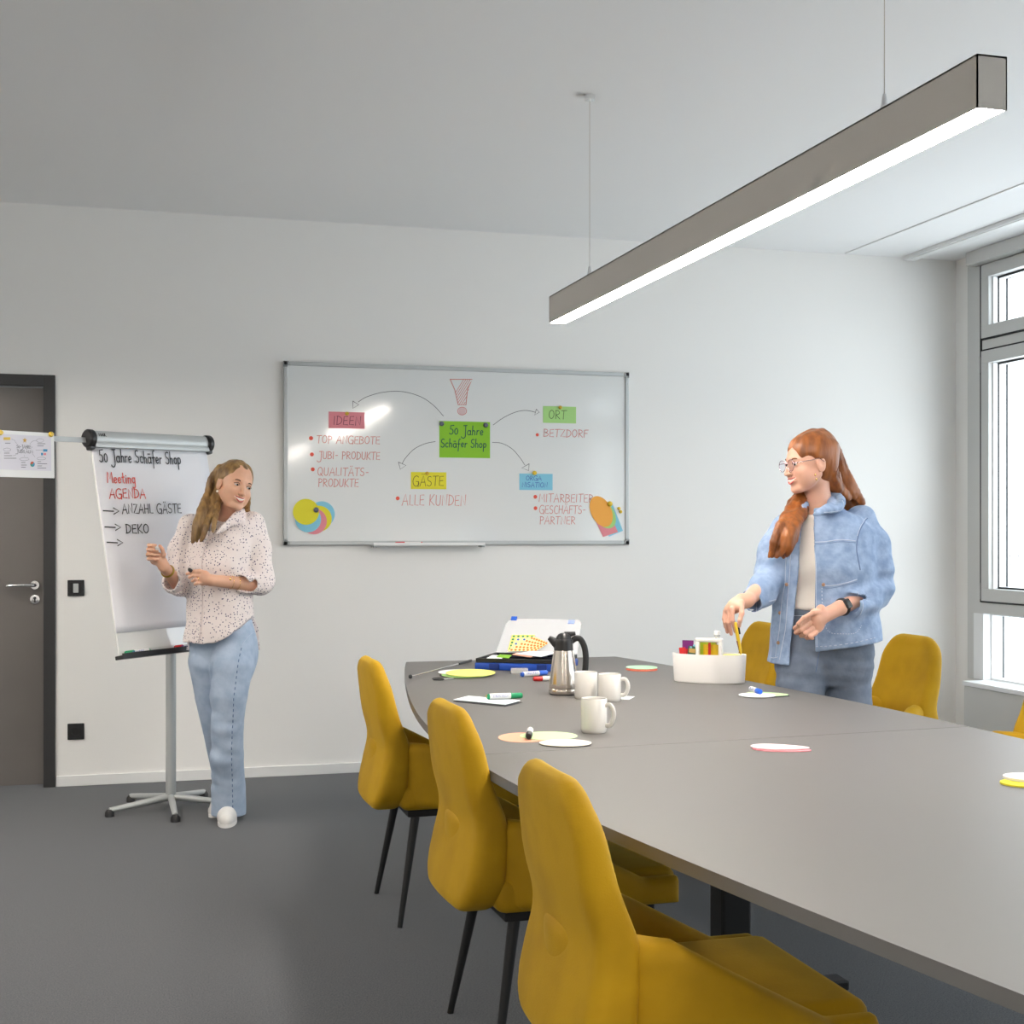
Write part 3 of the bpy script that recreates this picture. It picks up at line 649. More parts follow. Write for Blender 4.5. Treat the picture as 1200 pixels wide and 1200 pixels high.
b = BM(); lathe(b, [(0.0285, 0.199), (0.0275, 0.207), (0.021, 0.217), (0.011, 0.2225), (0, 0.2235)], 32); tube(b, [(0.004, 0, 0.215), (0.025, 0, 0.218), (0.043, 0, 0.2215)], [0.006, 0.0045, 0.003], 10, flat=2.2); obj('lid', b, M_black, jug, auto=50)
b = BM(); tube(b, smooth_pts([(0.028, 0, 0.192), (0.044, 0, 0.203), (0.060, 0, 0.200), (0.074, 0, 0.176), (0.080, 0, 0.145), (0.080, 0, 0.11), (0.076, 0, 0.075), (0.068, 0, 0.055), (0.050, 0, 0.045)], 5), 0.0062, 12, flat=1.8); obj('handle', b, M_black, jug, auto=60)
# mugs
def mug(p, rot, r0, h, label, grp='cream mugs beside the steel jug'):
    m = thing('mug', label, 'mug', p, rot, grp)
    b = BM(); lathe(b, [(0, 0.003), (r0*0.82, 0.002), (r0*0.9, 0.0), (r0*0.97, 0.004), (r0, 0.012), (r0, h-0.002), (r0-0.0015, h), (r0-0.0035, h-0.002), (r0-0.004, 0.012), (r0*0.7, 0.007), (0, 0.007)], 44); obj('cup', b, M_cream, m, auto=40)
    b = BM(); tube(b, smooth_pts([(r0-0.003, 0, h*0.80), (r0+0.014, 0, h*0.82), (r0+0.024, 0, h*0.66), (r0+0.024, 0, h*0.45), (r0+0.014, 0, h*0.25), (r0-0.003, 0, h*0.22)], 6), 0.0048, 10, flat=1.5); obj('handle', b, M_cream, m, auto=60); return m
mug(PD(686.5, 4.80), -YAW-0.35+PI*0.42, 0.0405, 0.094, 'cream mug touching the steel jug, leftmost of the three mugs')
mug(PD(714.3, 4.73), -YAW-0.28, 0.0405, 0.094, 'cream mug with its handle to the right, rightmost of the three mugs')
mug(PD(696, 3.985), -YAW-0.5, 0.0385, 0.100, 'cream mug standing alone nearest the camera, in front of the other two')
# oval caddy
cad = thing('oval_caddy', 'white oval plastic table caddy with a handle, filled with snacks', 'caddy', PD(831, 5.33), -YAW-0.36)
CA, CB, CH = 0.146, 0.070, 0.112
b = BM(); n = 64; prof = [(0.93, 0.0), (0.96, 0.002), (1.0, CH-0.001), (0.995, CH), (0.965, CH-0.001), (0.93, 0.006)]
rings = []
for s_, z in prof: rings.append([b.verts.new((CA*s_*math.cos(2*PI*k/n), CB*s_*math.sin(2*PI*k/n)+(0 if s_ > 0.97 else 0), z)) for k in range(n)])
for a_, c_ in zip(rings[:-1], rings[1:]):
    for k in range(n): b.faces.new((a_[k], a_[(k+1) % n], c_[(k+1) % n], c_[k]))
b.faces.new(rings[-1]); b.faces.new(list(reversed(rings[0]))); obj('tub', b, M_white, cad, auto=40)
b = BM()
box(b, -0.054, -0.038, -0.011, 0.011, 0.006, 0.160, 0.004); box(b, 0.038, 0.054, -0.011, 0.011, 0.006, 0.160, 0.004); box(b, -0.054, 0.054, -0.011, 0.011, 0.156, 0.172, 0.004); obj('handle', b, M_white, cad, auto=50)
cadM = Matrix.Translation(cad.location) @ Matrix.Rotation(cad.rotation_euler.z, 4, 'Z')
def packet(cx, cy, w, h, z0, material, label, tilt=0.0, lean=0.0, cat='snack', stripes=(), name='snack_packet', th=0.010):
    q = cadM @ Vector((cx, cy, z0)); r = thing(name, label, cat, q, cad.rotation_euler.z)
    b = BM(); nx, nz = 8, 10; Mx = Matrix.Rotation(tilt, 4, 'Y') @ Matrix.Rotation(lean, 4, 'X'); fr = []
    for side in (-1, 1):
        g_ = []
        for j in range(nz+1):
            row = []
            for i in range(nx+1):
                u, v = i/nx*2-1, j/nz*2-1; t = th*(1-u**4)*(1-v**4)**0.8
                row.append(b.verts.new(Mx @ Vector((u*w/2, side*(t/2+0.0004), (v+1)*h/2))))
            g_.append(row)
        for j in range(nz):
            for i in range(nx):
                f = (g_[j][i], g_[j][i+1], g_[j+1][i+1], g_[j+1][i]); b.faces.new(f if side < 0 else tuple(reversed(f)))
        fr.append(g_)
    bmesh.ops.remove_doubles(b, verts=b.verts, dist=0.0009)
    obj('wrapper', b, material, r, auto=60)
    for (u0, u1, v0, v1, mm) in stripes:
        b = BM(); 
        vs4 = [b.verts.new(Mx @ Vector((u*w/2, -(th/2+0.0012), v*h))) for u, v in ((u0, v0), (u1, v0), (u1, v1), (u0, v1))]; vb = [b.verts.new(v.co+Mx.to_3x3() @ Vector((0, 0.001, 0))) for v in vs4]
        b.faces.new(vs4); b.faces.new(list(reversed(vb)))
        for i in range(4): b.faces.new((vs4[i], vb[i], vb[(i+1) % 4], vs4[(i+1) % 4]))
        obj('label_print', b, mm, r)
    return r
M_purple = mat('purple_foil', (0.17, 0.01, 0.16), 0.35); M_dgreen = mat('dark_green_foil', (0.02, 0.11, 0.06), 0.35); M_lime = mat('lime_foil', (0.42, 0.55, 0.02), 0.4); M_yfoil = mat('yellow_foil', (0.85, 0.58, 0.01), 0.35)
packet(-0.089, 0.018, 0.046, 0.150, 0.010, M_purple, 'tall purple snack packet at the left end of the oval caddy', stripes=((-0.8, 0.2, 0.62, 0.78, M_red),))
packet(-0.078, -0.008, 0.036, 0.128, 0.012, M_dgreen, 'dark green snack packet with a tan window in front of the purple packet', 0.12, stripes=((-0.7, 0.75, 0.80, 0.93, mat('tan_print', (0.62, 0.42, 0.12), 0.6)), (-0.6, -0.1, 0.94, 0.99, M_bluec)))
packet(-0.062, 0.006, 0.020, 0.132, 0.012, M_bluec, 'small blue and white snack bar beside the dark green packet', 0.05, stripes=((-0.6, 0.6, 0.85, 0.93, M_white),))
packet(-0.093, -0.012, 0.026, 0.124, 0.010, M_red, 'small red snack packet at the far left inside the caddy', -0.1)
packet(-0.012, 0.030, 0.062, 0.150, 0.010, M_lime, 'lime green snack packet seen through the caddy handle', 0)
packet(-0.012, 0.016, 0.030, 0.136, 0.010, M_yfoil, 'yellow snack packet left of the red clip inside the caddy handle', 0.0)
packet(0.018, 0.016, 0.030, 0.136, 0.010, M_yfoil, 'yellow snack packet right of the red clip inside the caddy handle', 0.0)
packet(0.001, 0.002, 0.010, 0.142, 0.012, M_red, 'narrow red snack stick between the two yellow packets', 0.0, th=0.006)
q = cadM @ Vector((0.022, 0.046, 0.008)); bt = thing('glass_bottle', 'small clear glass bottle standing behind the caddy handle', 'bottle', q)
b = BM(); lathe(b, [(0, 0), (0.013, 0), (0.0145, 0.004), (0.0145, 0.12), (0.012, 0.14), (0.0115, 0.165), (0, 0.165)], 24); obj('glass', b, mat('bottle_glass', (0.85, 0.9, 0.92), 0.05, trans=0.9, ior=1.3), bt, auto=40)
b = BM(); lathe(b, [(0, 0.164), (0.0125, 0.164), (0.0125, 0.188), (0.0115, 0.190), (0, 0.190)], 24); obj('cap', b, M_white, bt, auto=40)
b = BM(); lathe(b, [(0.0128, 0.168), (0.0128, 0.174), (0.0124, 0.174)], 24); obj('cap_band', b, M_alu_dark, bt)
# cards stacked flat in the right half of the caddy
q = cadM @ Vector((0.088, 0.0, CH-0.012))
for k, (mm, lab) in enumerate(((M_white, 'white card lying flat in the right half of the caddy'), (M_pyellow, 'pale yellow card lying on the white card in the caddy'))):
    b = BM(); prism(b, ellipse(0.040-0.004*k, 0.034, 30), 0, 0.004); o = obj('flat_card', b, mm); o.location = q+Vector((0.004*k, 0, 0.005*k)); o.rotation_euler = (0, 0, cad.rotation_euler.z); tag(o, lab, 'card')

# paper ovals, cards, markers
def flat(name, px, py, L_, W_, ang, material, label, cat='card', k=0, shape='oval', th=0.0009):
    q = P(px, py)
    if shape == 'oval': ol = ellipse(L_/2, W_/2, 48)
    elif shape == 'drop': ol = [(L_/2*math.cos(t)*(1.0 if math.cos(t) < 0 else 1.12), W_/2*math.sin(t)*(1-0.32*math.cos(t))) for t in [2*PI*i/48 for i in range(48)]]
    else: ol = [(-L_/2, -W_/2), (L_/2, -W_/2), (L_/2, W_/2), (-L_/2, W_/2)]
    b = BM(); prism(b, ol, 0, th); o = obj(name, b, material); o.location = (q.x, q.y, TH+0.0004+k); o.rotation_euler = (0, 0, ang); return tag(o, label, cat)
flat('oval_card', 613, 864.5, 0.142, 0.185, -YAW, M_salmon, 'salmon oval card lying undermost at the left of the near ovals')
flat('oval_card', 643, 863, 0.165, 0.165, -YAW, M_pgreen, 'pale green oval card under the black marker', k=0.001)
flat('oval_card', 662.5, 872, 0.145, 0.125, -YAW, mat('ivory_card', (0.86, 0.80, 0.72), 0.8), 'ivory oval card with an orange edge nearest the seam', k=0.002, th=0.002)
p = P(619, 871); v = P(622, 858); ang = math.atan2(p.y-v.y, p.x-v.x)
marker(((p.x+v.x)/2, (p.y+v.y)/2, TH+0.0035), ang, 0.13, 0.0095, M_black, 'white marker with a black cap pointing at the camera on the pale green oval')
for k, (mm, lab) in enumerate(((M_ink, 'black oval card lowest in the pile by the case'), (M_red, 'red card edge in the pile under the yellow oval'), (M_lgreen, 'green oval card under the pale yellow oval'))):
    flat('oval_card', (545, 538, 546)[k], (791.5, 790, 791.8)[k], (0.21, 0.15, 0.20)[k], (0.24, 0.22, 0.24)[k], -YAW, mm, lab, k=0.0015*k, th=0.0012)
flat('oval_card', 536, 789.3, 0.16, 0.2, -YAW, M_paper, 'white oval card sticking out left of the pale yellow oval', k=0.0055, th=0.0015)
flat('oval_card', 551.5, 790.8, 0.205, 0.30, -YAW, M_pyellow, 'pale yellow oval card on top of the pile in front of the blue case', k=0.0075, th=0.0015)
# scissors under the yellow oval
q = P(517, 796.5); sc = thing('scissors', 'small dark scissors handles poking out under the pale yellow oval', 'scissors', (q.x, q.y, TH+0.003), -YAW+0.15)
for s_ in (-1, 1):
    b = BM(); tube(b, [(-0.012+0.02*math.cos(a*PI/8), s_*0.016+0.012*math.sin(a*PI/8), 0) for a in range(16)], 0.0034, 8, closed=True); obj('finger_loop', b, M_black, sc, auto=60)
b = BM(); box(b, 0.006, 0.05, -0.007, 0.007, -0.0015, 0.0015, 0.001); obj('blade', b, M_alu, sc)
# white cards with the green marker
def quad_flat(pts, material, label, k=0.0, name='paper_sheet', cat='paper', th=0.0008):
    q = [P(*p) for p in pts]; c_ = sum(q, Vector())/4; b = BM(); prism(b, [(v.x-c_.x, v.y-c_.y) for v in q], 0, th); o = obj(name, b, material); o.location = (c_.x, c_.y, TH+0.0004+k); return tag(o, label, cat)
quad_flat([(531, 822.5), (592, 828.5), (612, 823.5), (548, 817.5)], M_ink, 'black card beneath the white card with the green marker', name='moderation_card', cat='card')
quad_flat([(531, 821.5), (592, 827.5), (610, 822.5), (549, 817)], mat('bluish_white_paper', (0.78, 0.86, 0.90), 0.8), 'white card lying under the green marker', 0.003, th=0.002)
a, c2 = P(571, 822), P(612, 820.5); L_ = (c2-a).length
marker(((a.x+c2.x)/2, (a.y+c2.y)/2, TH+0.0062), math.atan2(c2.y-a.y, c2.x-a.x), L_, 0.0105, M_green, 'white marker with a green cap lying on the white card')
a, c2 = P(566, 823), P(574, 821.5)
mk = thing('marker', 'yellow highlighter end sticking out behind the green marker', 'marker', (P(577, 819.5).x, P(577, 819.5).y, TH+0.0062), -YAW+0.9); marker_parts(mk, 0.06, 0.007, M_yellow, body=M_yellow, text=None)
# blue and red markers and a clear box by the case
a, c2 = P(611, 793.5), P(641, 791); marker(((a.x+c2.x)/2, (a.y+c2.y)/2, TH), math.atan2(c2.y-a.y, c2.x-a.x), (c2-a).length, 0.0105, M_blue2, 'white marker with a blue cap between the blue case and the jug')
a, c2 = P(625, 798.5), P(655, 797.5); marker(((a.x+c2.x)/2, (a.y+c2.y)/2, TH), math.atan2(a.y-c2.y, a.x-c2.x), (c2-a).length, 0.0100, M_red, 'white marker with a red cap partly behind the jug', text=None)
q = P(611, 790); bx = thing('clear_pin_box', 'small clear plastic box of pins behind the blue marker', 'box', (q.x, q.y+0.03, TH), -YAW)
b = BM(); box(b, -0.036, 0.036, -0.02, 0.02, 0, 0.022, 0.003); obj('clear_shell', b, mat('clear_plastic', (0.86, 0.86, 0.86), 0.12, alpha=0.45), bx)
for k in range(9):
    b = BM(); sphere(b, (-0.026+0.0065*k, 0.004*math.sin(k*2.1), 0.007+0.002*math.sin(k*1.7)), 0.0055, u=10, v=8); obj('pin_head', b, [M_white, M_orange, M_green, M_white, M_yellow][k % 5], bx, smooth=True)
# telescopic pointer
a, c2 = P(481, 795.5), P(552, 776.5); pt = thing('telescopic_pointer', 'thin silver telescopic pointer with a black tip and black grip', 'pointer', ((a.x+c2.x)/2, (a.y+c2.y)/2, TH+0.009), math.atan2(c2.y-a.y, c2.x-a.x))
L_ = (c2-a).length
b = BM(); cyl(b, (-L_/2, 0, 0), (L_/2-0.12, 0, 0), 0.002, 0.0032, 10); obj('steel_rod', b, M_chrome, pt)
b = BM(); cyl(b, (L_/2-0.16, 0, 0), (L_/2, 0, 0), 0.005, 0.006, 14); obj('grip', b, M_black, pt)
b = BM(); sphere(b, (-L_/2, 0, 0), 0.0085, u=14, v=10); obj('tip', b, M_black, pt, smooth=True)
# right side of the table
flat('oval_card', 752, 784.8, 0.135, 0.165, -YAW, M_dred, 'orange red oval card under the pale green oval near the far right edge', th=0.002)
flat('oval_card', 752, 783.2, 0.135, 0.165, -YAW, mat('mint_card', (0.52, 0.78, 0.55), 0.8), 'pale green oval card on an orange one near the far right edge', k=0.003, th=0.002)
flat('oval_card', 887, 816, 0.13, 0.13, -YAW, M_paper, 'white oval card under the right blue marker', k=0.0028, th=0.002)
flat('oval_card', 898.5, 815, 0.145, 0.13, -YAW-0.2, M_ink, 'dark oval card lowest of the pile beside the right blue marker', k=0.0, th=0.0012, shape='drop')
flat('oval_card', 897, 814.3, 0.145, 0.13, -YAW-0.2, M_pgreen, 'pale green oval card in the pile beside the right blue marker', k=0.0014, th=0.0012, shape='drop')
a, c2 = P(877, 811), P(894, 816.5); marker(((a.x+c2.x)/2, (a.y+c2.y)/2, TH+0.0052), math.atan2(c2.y-a.y, c2.x-a.x), 0.10, 0.0098, M_blue2, 'white marker with a blue cap on the pile of ovals right of the caddy')
flat('oval_card', 914, 878.5, 0.148, 0.085, -YAW-0.28, M_pink, 'deep pink drop-shaped card under the pale pink one', shape='drop', th=0.002)
flat('oval_card', 912, 877.2, 0.148, 0.088, -YAW-0.2, M_ppink, 'pale pink drop-shaped card lying alone near the seam at the right', shape='drop', k=0.003, th=0.002)
quad_flat([(716, 818.2), (737, 820.2), (744, 816.5), (722, 815.5)], M_paper, 'small white slip of paper behind the rightmost mug', 0.0)
flat('oval_card', 1202, 919, 0.115, 0.10, -YAW, M_yellowc, 'yellow edged oval card under the pale card at the right of the table', th=0.004)
flat('oval_card', 1205, 915, 0.115, 0.10, -YAW, mat('translucent_white_card', (0.80, 0.77, 0.74), 0.5), 'pale oval card in the lower right on the table', k=0.0045, th=0.006)

# ------------------------------------------------------------------ blue moderation case with open clear lid
CW, CD = 0.385, 0.33
fl = Vector((1.42, 5.66, TH)); ux = Vector((0.856, -0.517, 0)).normalized(); uy = Vector((-ux.y, ux.x, 0)); cang = math.atan2(ux.y, ux.x)
fl = P(556, 785); org = fl+ux*CW/2+uy*0.155; CD = 0.31
case = thing('moderation_case', 'blue and black moderation case lying open with a translucent lid', 'case', org, cang)
b = BM(); box(b, -CW/2, CW/2, -CD/2, CD/2, 0, 0.032, 0.006); obj('blue_base', b, M_blue, case, auto=40)
b = BM(); hx_, hy_ = CW/2-0.004, CD/2-0.004
for (x0, x1, y0, y1) in ((-hx_, hx_, -hy_, -hy_+0.012), (-hx_, hx_, hy_-0.012, hy_), (-hx_, -hx_+0.012, -hy_+0.012, hy_-0.012), (hx_-0.012, hx_, -hy_+0.012, hy_-0.012)): box(b, x0, x1, y0, y1, 0.0325, 0.050, 0.002)
box(b, -hx_+0.012, hx_-0.012, -0.004, 0.004, 0.033, 0.046); box(b, 0.05, 0.056, 0.004, hy_-0.012, 0.033, 0.046); obj('black_insert', b, M_black, case)
for s_ in (-1, 1):
    b = BM(); box(b, s_*0.105-0.022, s_*0.105+0.022, -CD/2-0.005, -CD/2+0.001, 0.004, 0.030, 0.002); obj('front_latch', b, mat('navy_plastic', (0.006, 0.03, 0.20), 0.4), case)
M_lid = mat('frosted_clear_plastic', (0.88, 0.89, 0.92), 0.35, alpha=0.42)
LT = math.radians(47); LL = 0.20
Ml = Matrix.Translation((0, CD/2-0.004, 0.048)) @ Matrix.Rotation(LT, 4, 'X')
def lbox(b, *a, **k): box(b, *a, M=Ml, **k)
b = BM(); n = 5
prism(b, [(-CW/2+0.005, 0), (CW/2-0.005, 0), (CW/2-0.012, LL-0.02), (CW/2-0.03, LL), (-CW/2+0.04, LL), (-CW/2+0.022, LL-0.025)], -0.0015, 0.0, Ml); obj('clear_lid', b, M_lid, case)
b = BM(); lbox(b, -CW/2+0.040, -CW/2+0.068, LL-0.012, LL+0.010, -0.004, 0.004, bevel=0.002); obj('blue_latch', b, M_blue2, case)
b = BM(); lbox(b, CW/2-0.075, CW/2-0.045, LL-0.026, LL-0.004, -0.004, 0.002, bevel=0.002); obj('pale_latch', b, mat('pale_blue_plastic', (0.35, 0.45, 0.78), 0.4), case)
caseM = Matrix.Translation(org) @ Matrix.Rotation(cang, 4, 'Z'); lidW = caseM @ Ml
def hit(Mw, px, py, lift=0.0):
    o_ = Vector((0, 0, EYE)); d_ = view_point(px, py, 1.0)-o_; n_ = (Mw.to_3x3() @ Vector((0, 0, 1))); p0 = Mw @ Vector((0, 0, lift))
    t = (p0-o_).dot(n_)/d_.dot(n_); return Mw.inverted() @ (o_+d_*t)
def sticker_sheet(corners, base, dot, nx, ny, label, lift, skip=None, r_=0.0056):
    q = [hit(lidW, *c_, lift) for c_ in corners]; cc = sum(q, Vector())/4
    W_ = lidW @ Matrix.Translation(cc); r = thing('sticker_sheet', label, 'sticker sheet', W_.translation); r.rotation_euler = W_.to_euler()
    b = BM(); prism(b, [(v.x-cc.x, v.y-cc.y) for v in q], 0, 0.0006); obj('backing_paper', b, base, r)
    b = BM()
    for i in range(nx):
        for j in range(ny):
            if skip and skip(i, j): continue
            u, v = (i+0.5)/nx, (j+0.5)/ny
            pt = (q[0]*(1-u)*(1-v)+q[1]*u*(1-v)+q[2]*u*v+q[3]*(1-u)*v)-cc; disc2(b, pt.x, pt.y, r_, Matrix.Identity(4), 0.0009, 12)
    o = obj('round_stickers', b, dot, r)
sticker_sheet([(595, 762), (621, 763), (627, 744), (600, 744)], M_pyellow, M_green, 5, 5, 'yellow sheet of green dot stickers leaning in the case lid', 0.003)
sticker_sheet([(597, 762), (621, 763), (626, 747), (605, 747)], mat('cream_yellow_paper', (0.88, 0.82, 0.42), 0.8), M_blue2, 3, 3, 'yellow sheet of blue dot stickers half hidden in the case lid', 0.006)
sticker_sheet([(594, 763.5), (629, 762.5), (643, 753.5), (625, 745.5)], mat('cream_yellow_paper', (0.88, 0.82, 0.42), 0.8), mat('orange_sticker', (0.88, 0.22, 0.03), 0.6), 7, 5, 'yellow sheet of orange dot stickers in front of the green ones', 0.010)
def in_case(pts, material, label, z, name='moderation_card', cat='card'):
    q = [on_height(px, py, TH+z) for px, py in pts]; c_ = sum(q, Vector())/len(q); b = BM(); prism(b, [(v.x-c_.x, v.y-c_.y) for v in q], 0, 0.0016); o = obj(name, b, material); o.location = c_; tag(o, label, cat)
in_case([(570, 771.5), (588, 772), (592, 768.5), (577, 768)], M_paper, 'small white card at the left inside the open case', 0.051)
in_case([(582, 770), (596, 771.5), (600, 768), (586, 767)], M_limec, 'lime green card slip beside the white card in the case', 0.053)
in_case([(600, 767.5), (622, 770.5), (630, 766.5), (606, 765)], M_salmon, 'salmon paper slip in the middle of the open case', 0.054)
in_case([(604, 766.5), (634, 770), (656, 764.5), (622, 763)], M_paper, 'large white paper sheet lying across the open case', 0.057)

# ------------------------------------------------------------------ flip chart
BL = 0.707; BHt = 1.01; TILT = math.radians(10.3); ROLL = math.radians(-1.1); FA = math.atan2(0.630, 0.777)
tl = view_point(104, 512, 6.2)           # centre line of the header at its left end
fx = Vector((math.cos(FA), math.sin(FA), 0)); fn = Vector((math.sin(FA), -math.cos(FA), 0))
base = tl+fx*(BL/2)
Mb_w = Matrix.Translation(base) @ Matrix.Rotation(FA, 4, 'Z') @ Matrix.Rotation(ROLL, 4, 'Y') @ Matrix.Rotation(-TILT, 4, 'X')  # z up along the board, -y out
poleW = tl+fx*(BL/2+0.075)+fn*0.06; root_loc = Vector((poleW.x, poleW.y, 0))
fc = thing('flip_chart', 'flip chart stand with a tall written paper pad and a silver clamp bar', 'flip chart', root_loc, FA)
fcM = Matrix.Translation(root_loc) @ Matrix.Rotation(FA, 4, 'Z'); Mb = fcM.inverted() @ Mb_w
def fpart(name, b, m, parent=None, auto=None):
    bmesh.ops.transform(b, matrix=Mb, verts=b.verts); return obj(name, b, m, parent or fc, auto=auto)
hb = BL/2
b = BM(); box(b, -hb+0.015, hb-0.015, 0.004, 0.018, -BHt, -0.03, 0.003); fpart('back_board', b, M_board)
b = BM(); tube(b, [(-hb+0.012, -0.006, 0), (hb-0.012, -0.006, 0)], 0.036, 28, flat=1.0); bmesh.ops.scale(b, vec=(1, 0.75, 1), verts=b.verts); bar = fpart('clamp_bar', b, M_alu, auto=40)
b = BM(); box(b, -hb+0.012, hb-0.012, -0.030, -0.010, -0.046, -0.022, 0.004); fpart('clamp_lip', b, M_alu, auto=40)
for s_ in (-1, 1):
    b = BM(); lathe(b, [(0, -0.017), (0.036, -0.017), (0.043, -0.010), (0.043, 0.010), (0.036, 0.017), (0, 0.017)], 28, Matrix.Translation((s_*(hb+0.0), -0.004, -0.002)) @ Matrix.Rotation(PI/2, 4, 'Y')); 
    box(b, s_*hb-0.015, s_*hb+0.015, -0.022, 0.014, -0.056, -0.005, 0.008); fpart('end_cap', b, M_black, auto=40)
b = BM(); Mt = Matrix(((1, 0, 0, 0), (0, 0.30, -0.95, -0.0345), (0, 0.95, 0.30, 0.0), (0, 0, 0, 1))); write(b, 'MAUL', -hb+0.035, 0.006, 0.014, 0.0035, Mt, jit=0, slant=0); fpart('printed_name', b, M_ink)
PL_, PR_ = -hb+0.01, hb-0.012; PT, PB = -0.03, -0.90
# paper pad: gently curled sheet
b = BM(); nx, nz = 10, 24; g_ = [[b.verts.new((PL_+(PR_-PL_)*i/nx, -0.004-0.004*math.sin(j/nz*3.0)*(0.6+0.4*math.sin(i*0.9)), PT+(PB-PT)*j/nz)) for i in range(nx+1)] for j in range(nz+1)]
for j in range(nz):
    for i in range(nx): b.faces.new((g_[j][i], g_[j][i+1], g_[j+1][i+1], g_[j+1][i]))
r_ = bmesh.ops.extrude_face_region(b, geom=list(b.faces)); bmesh.ops.translate(b, vec=(0, 0.006, 0), verts=[v for v in r_['geom'] if isinstance(v, bmesh.types.BMVert)])
sheet = fpart('paper_pad', b, M_chartpaper); sheet.data.shade_smooth()
b = BM(); box(b, -hb+0.012, hb-0.012, 0.0005, 0.004, -0.985, PB+0.001, 0.001); fpart('lower_board', b, M_board)
b = BM(); box(b, -hb-0.003, hb+0.003, -0.040, 0.016, -BHt-0.012, -BHt+0.006, 0.003); box(b, -hb-0.003, hb+0.003, -0.042, -0.036, -BHt-0.012, -BHt+0.014, 0.002); fpart('pen_tray', b, M_black)
# writing on the pad: Mp maps (x, y, out) -> board
Mp = Matrix(((1, 0, 0, 0), (0, 0, -1, -0.0115), (0, 1, 0, 0), (0, 0, 0, 1))); MpW = Mb_w @ Mp
def ftext(b, text, px0, py0, px1, hpx, w=0.0055, **k):
    a = hit(MpW, px0, py0); c_ = hit(MpW, px1, py0+(px1-px0)*0.015); t_ = hit(MpW, px0, py0-hpx)
    write(b, text, a.x, a.y, (t_-a).length, w, Mp, width=c_.x-a.x, **k)
b = BM(); ftext(b, '50 Jahre Sch\u00e4fer Shop', 117, 541, 213, 14, 0.0058); fpart('handwriting', b, M_ink)['label'] = 'black heading 50 Jahre Sch\u00e4fer Shop'
b = BM(); ftext(b, 'Meeting', 126, 565.5, 160, 12, 0.0055); ftext(b, 'AGENDA', 128.5, 583.5, 172, 10.5, 0.005); fpart('handwriting', b, M_inkred)['label'] = 'red words Meeting AGENDA'
b = BM(); ftext(b, 'ANZAHL G\u00c4STE', 143.5, 601.5, 214, 10.5, 0.0048); ftext(b, 'DEKO', 148, 625, 176, 10, 0.0052)
for (x0, y0) in ((121, 598.5), (123, 617.5), (125.5, 635.5)):
    q = [hit(MpW, *p_) for p_ in ((x0, y0), (x0+12, y0+0.6))]; ribbon(b, [(v.x, v.y) for v in q], 0.006, Mp)
    q = [hit(MpW, *p_) for p_ in ((x0+12, y0-3.2), (x0+18.5, y0+0.4), (x0+12.5, y0+4))]; ribbon(b, [(v.x, v.y) for v in q], 0.005, Mp)
fpart('handwriting', b, M_ink)['label'] = 'black agenda list with arrows'
# side arm with a picture panel (arm belongs to the chart, the panel hangs on it)
b = BM(); box(b, -hb-0.62, -hb-0.01, 0.0, 0.006, -0.020, 0.004, 0.001); fpart('side_arm', b, M_alu)
b = BM(); cyl(b, (0, 0, 0.045), (0, 0, 1.12), 0.024, seg=28); obj('pole', b, M_alu, fc, auto=40)
b = BM(); box(b, -0.05, 0.05, -0.050, 0.03, 1.00, 1.13, 0.01); obj('board_bracket', b, M_blackm, fc)
for k in range(5):
    a_ = 2*PI*k/5+0.3; b = BM(); tube(b, [(0, 0, 0.06), (0.30*math.cos(a_), 0.30*math.sin(a_), 0.028)], [0.017, 0.013], 10); leg = obj('base_leg', b, M_alu, fc, auto=50)
    b = BM(); lathe(b, [(0, 0), (0.022, 0), (0.022, 0.02), (0.012, 0.034), (0, 0.034)], 16, Matrix.Translation((0.30*math.cos(a_), 0.30*math.sin(a_), 0))); obj('caster', b, M_black, leg, auto=40)
# panel on the arm
q0 = hit(MpW @ Matrix.Translation((0, 0, 0.02)), 65, 507); q1 = hit(MpW @ Matrix.Translation((0, 0, 0.02)), 64.5, 560.5)
Mq = Matrix.Translation((Mb_w @ Matrix.Translation((q0.x, -0.020, q0.y))).translation) @ Matrix.Rotation(FA, 4, 'Z') @ Matrix.Rotation(ROLL*0.6, 4, 'Y')
q0 = Vector((0, 0, 0)); q1 = hit(Mq @ Matrix(((1, 0, 0, 0), (0, 0, -1, 0), (0, 1, 0, 0), (0, 0, 0, 1))), 64.5, 560.5)
pn = thing('poster_panel', 'white framed paper reading 50-JAHRE-JUBIL\u00c4UM hanging on the flip chart side arm', 'poster', Mq.translation); pn.rotation_euler = Mq.to_euler()
PH = q0.y-q1.y; PW = 0.34
b = BM(); box(b, -PW, 0, -0.002, 0.004, -PH, 0, 0.001); obj('white_backing', b, M_base, pn)
b = BM(); box(b, -PW+0.015, -0.018, -0.004, -0.0021, -PH+0.032, -0.016); pp = obj('printed_sheet', b, mat('lilac_white_paper', (0.74, 0.72, 0.78), 0.8), pn)
Mr = Matrix(((1, 0, 0, 0), (0, 0, -1, -0.0045), (0, 1, 0, 0), (0, 0, 0, 1)))
def prn(px, py): v = hit(Mq @ Mr, px, py); return v.x, v.y
def ptext(b, t, px0, py0, px1, hpx, w):
    a = prn(px0, py0); c_ = prn(px1, py0); t_ = prn(px0, py0-hpx); write(b, t, a[0], a[1], t_[1]-a[1], w, Mr, width=c_[0]-a[0], jit=0, slant=0)
b = BM(); ptext(b, '50-JAHRE-', 19.5, 525, 38.5, 3.8, 0.0017); ptext(b, 'JUBIL\u00c4UM', 19.5, 530.5, 39, 3.6, 0.0017)
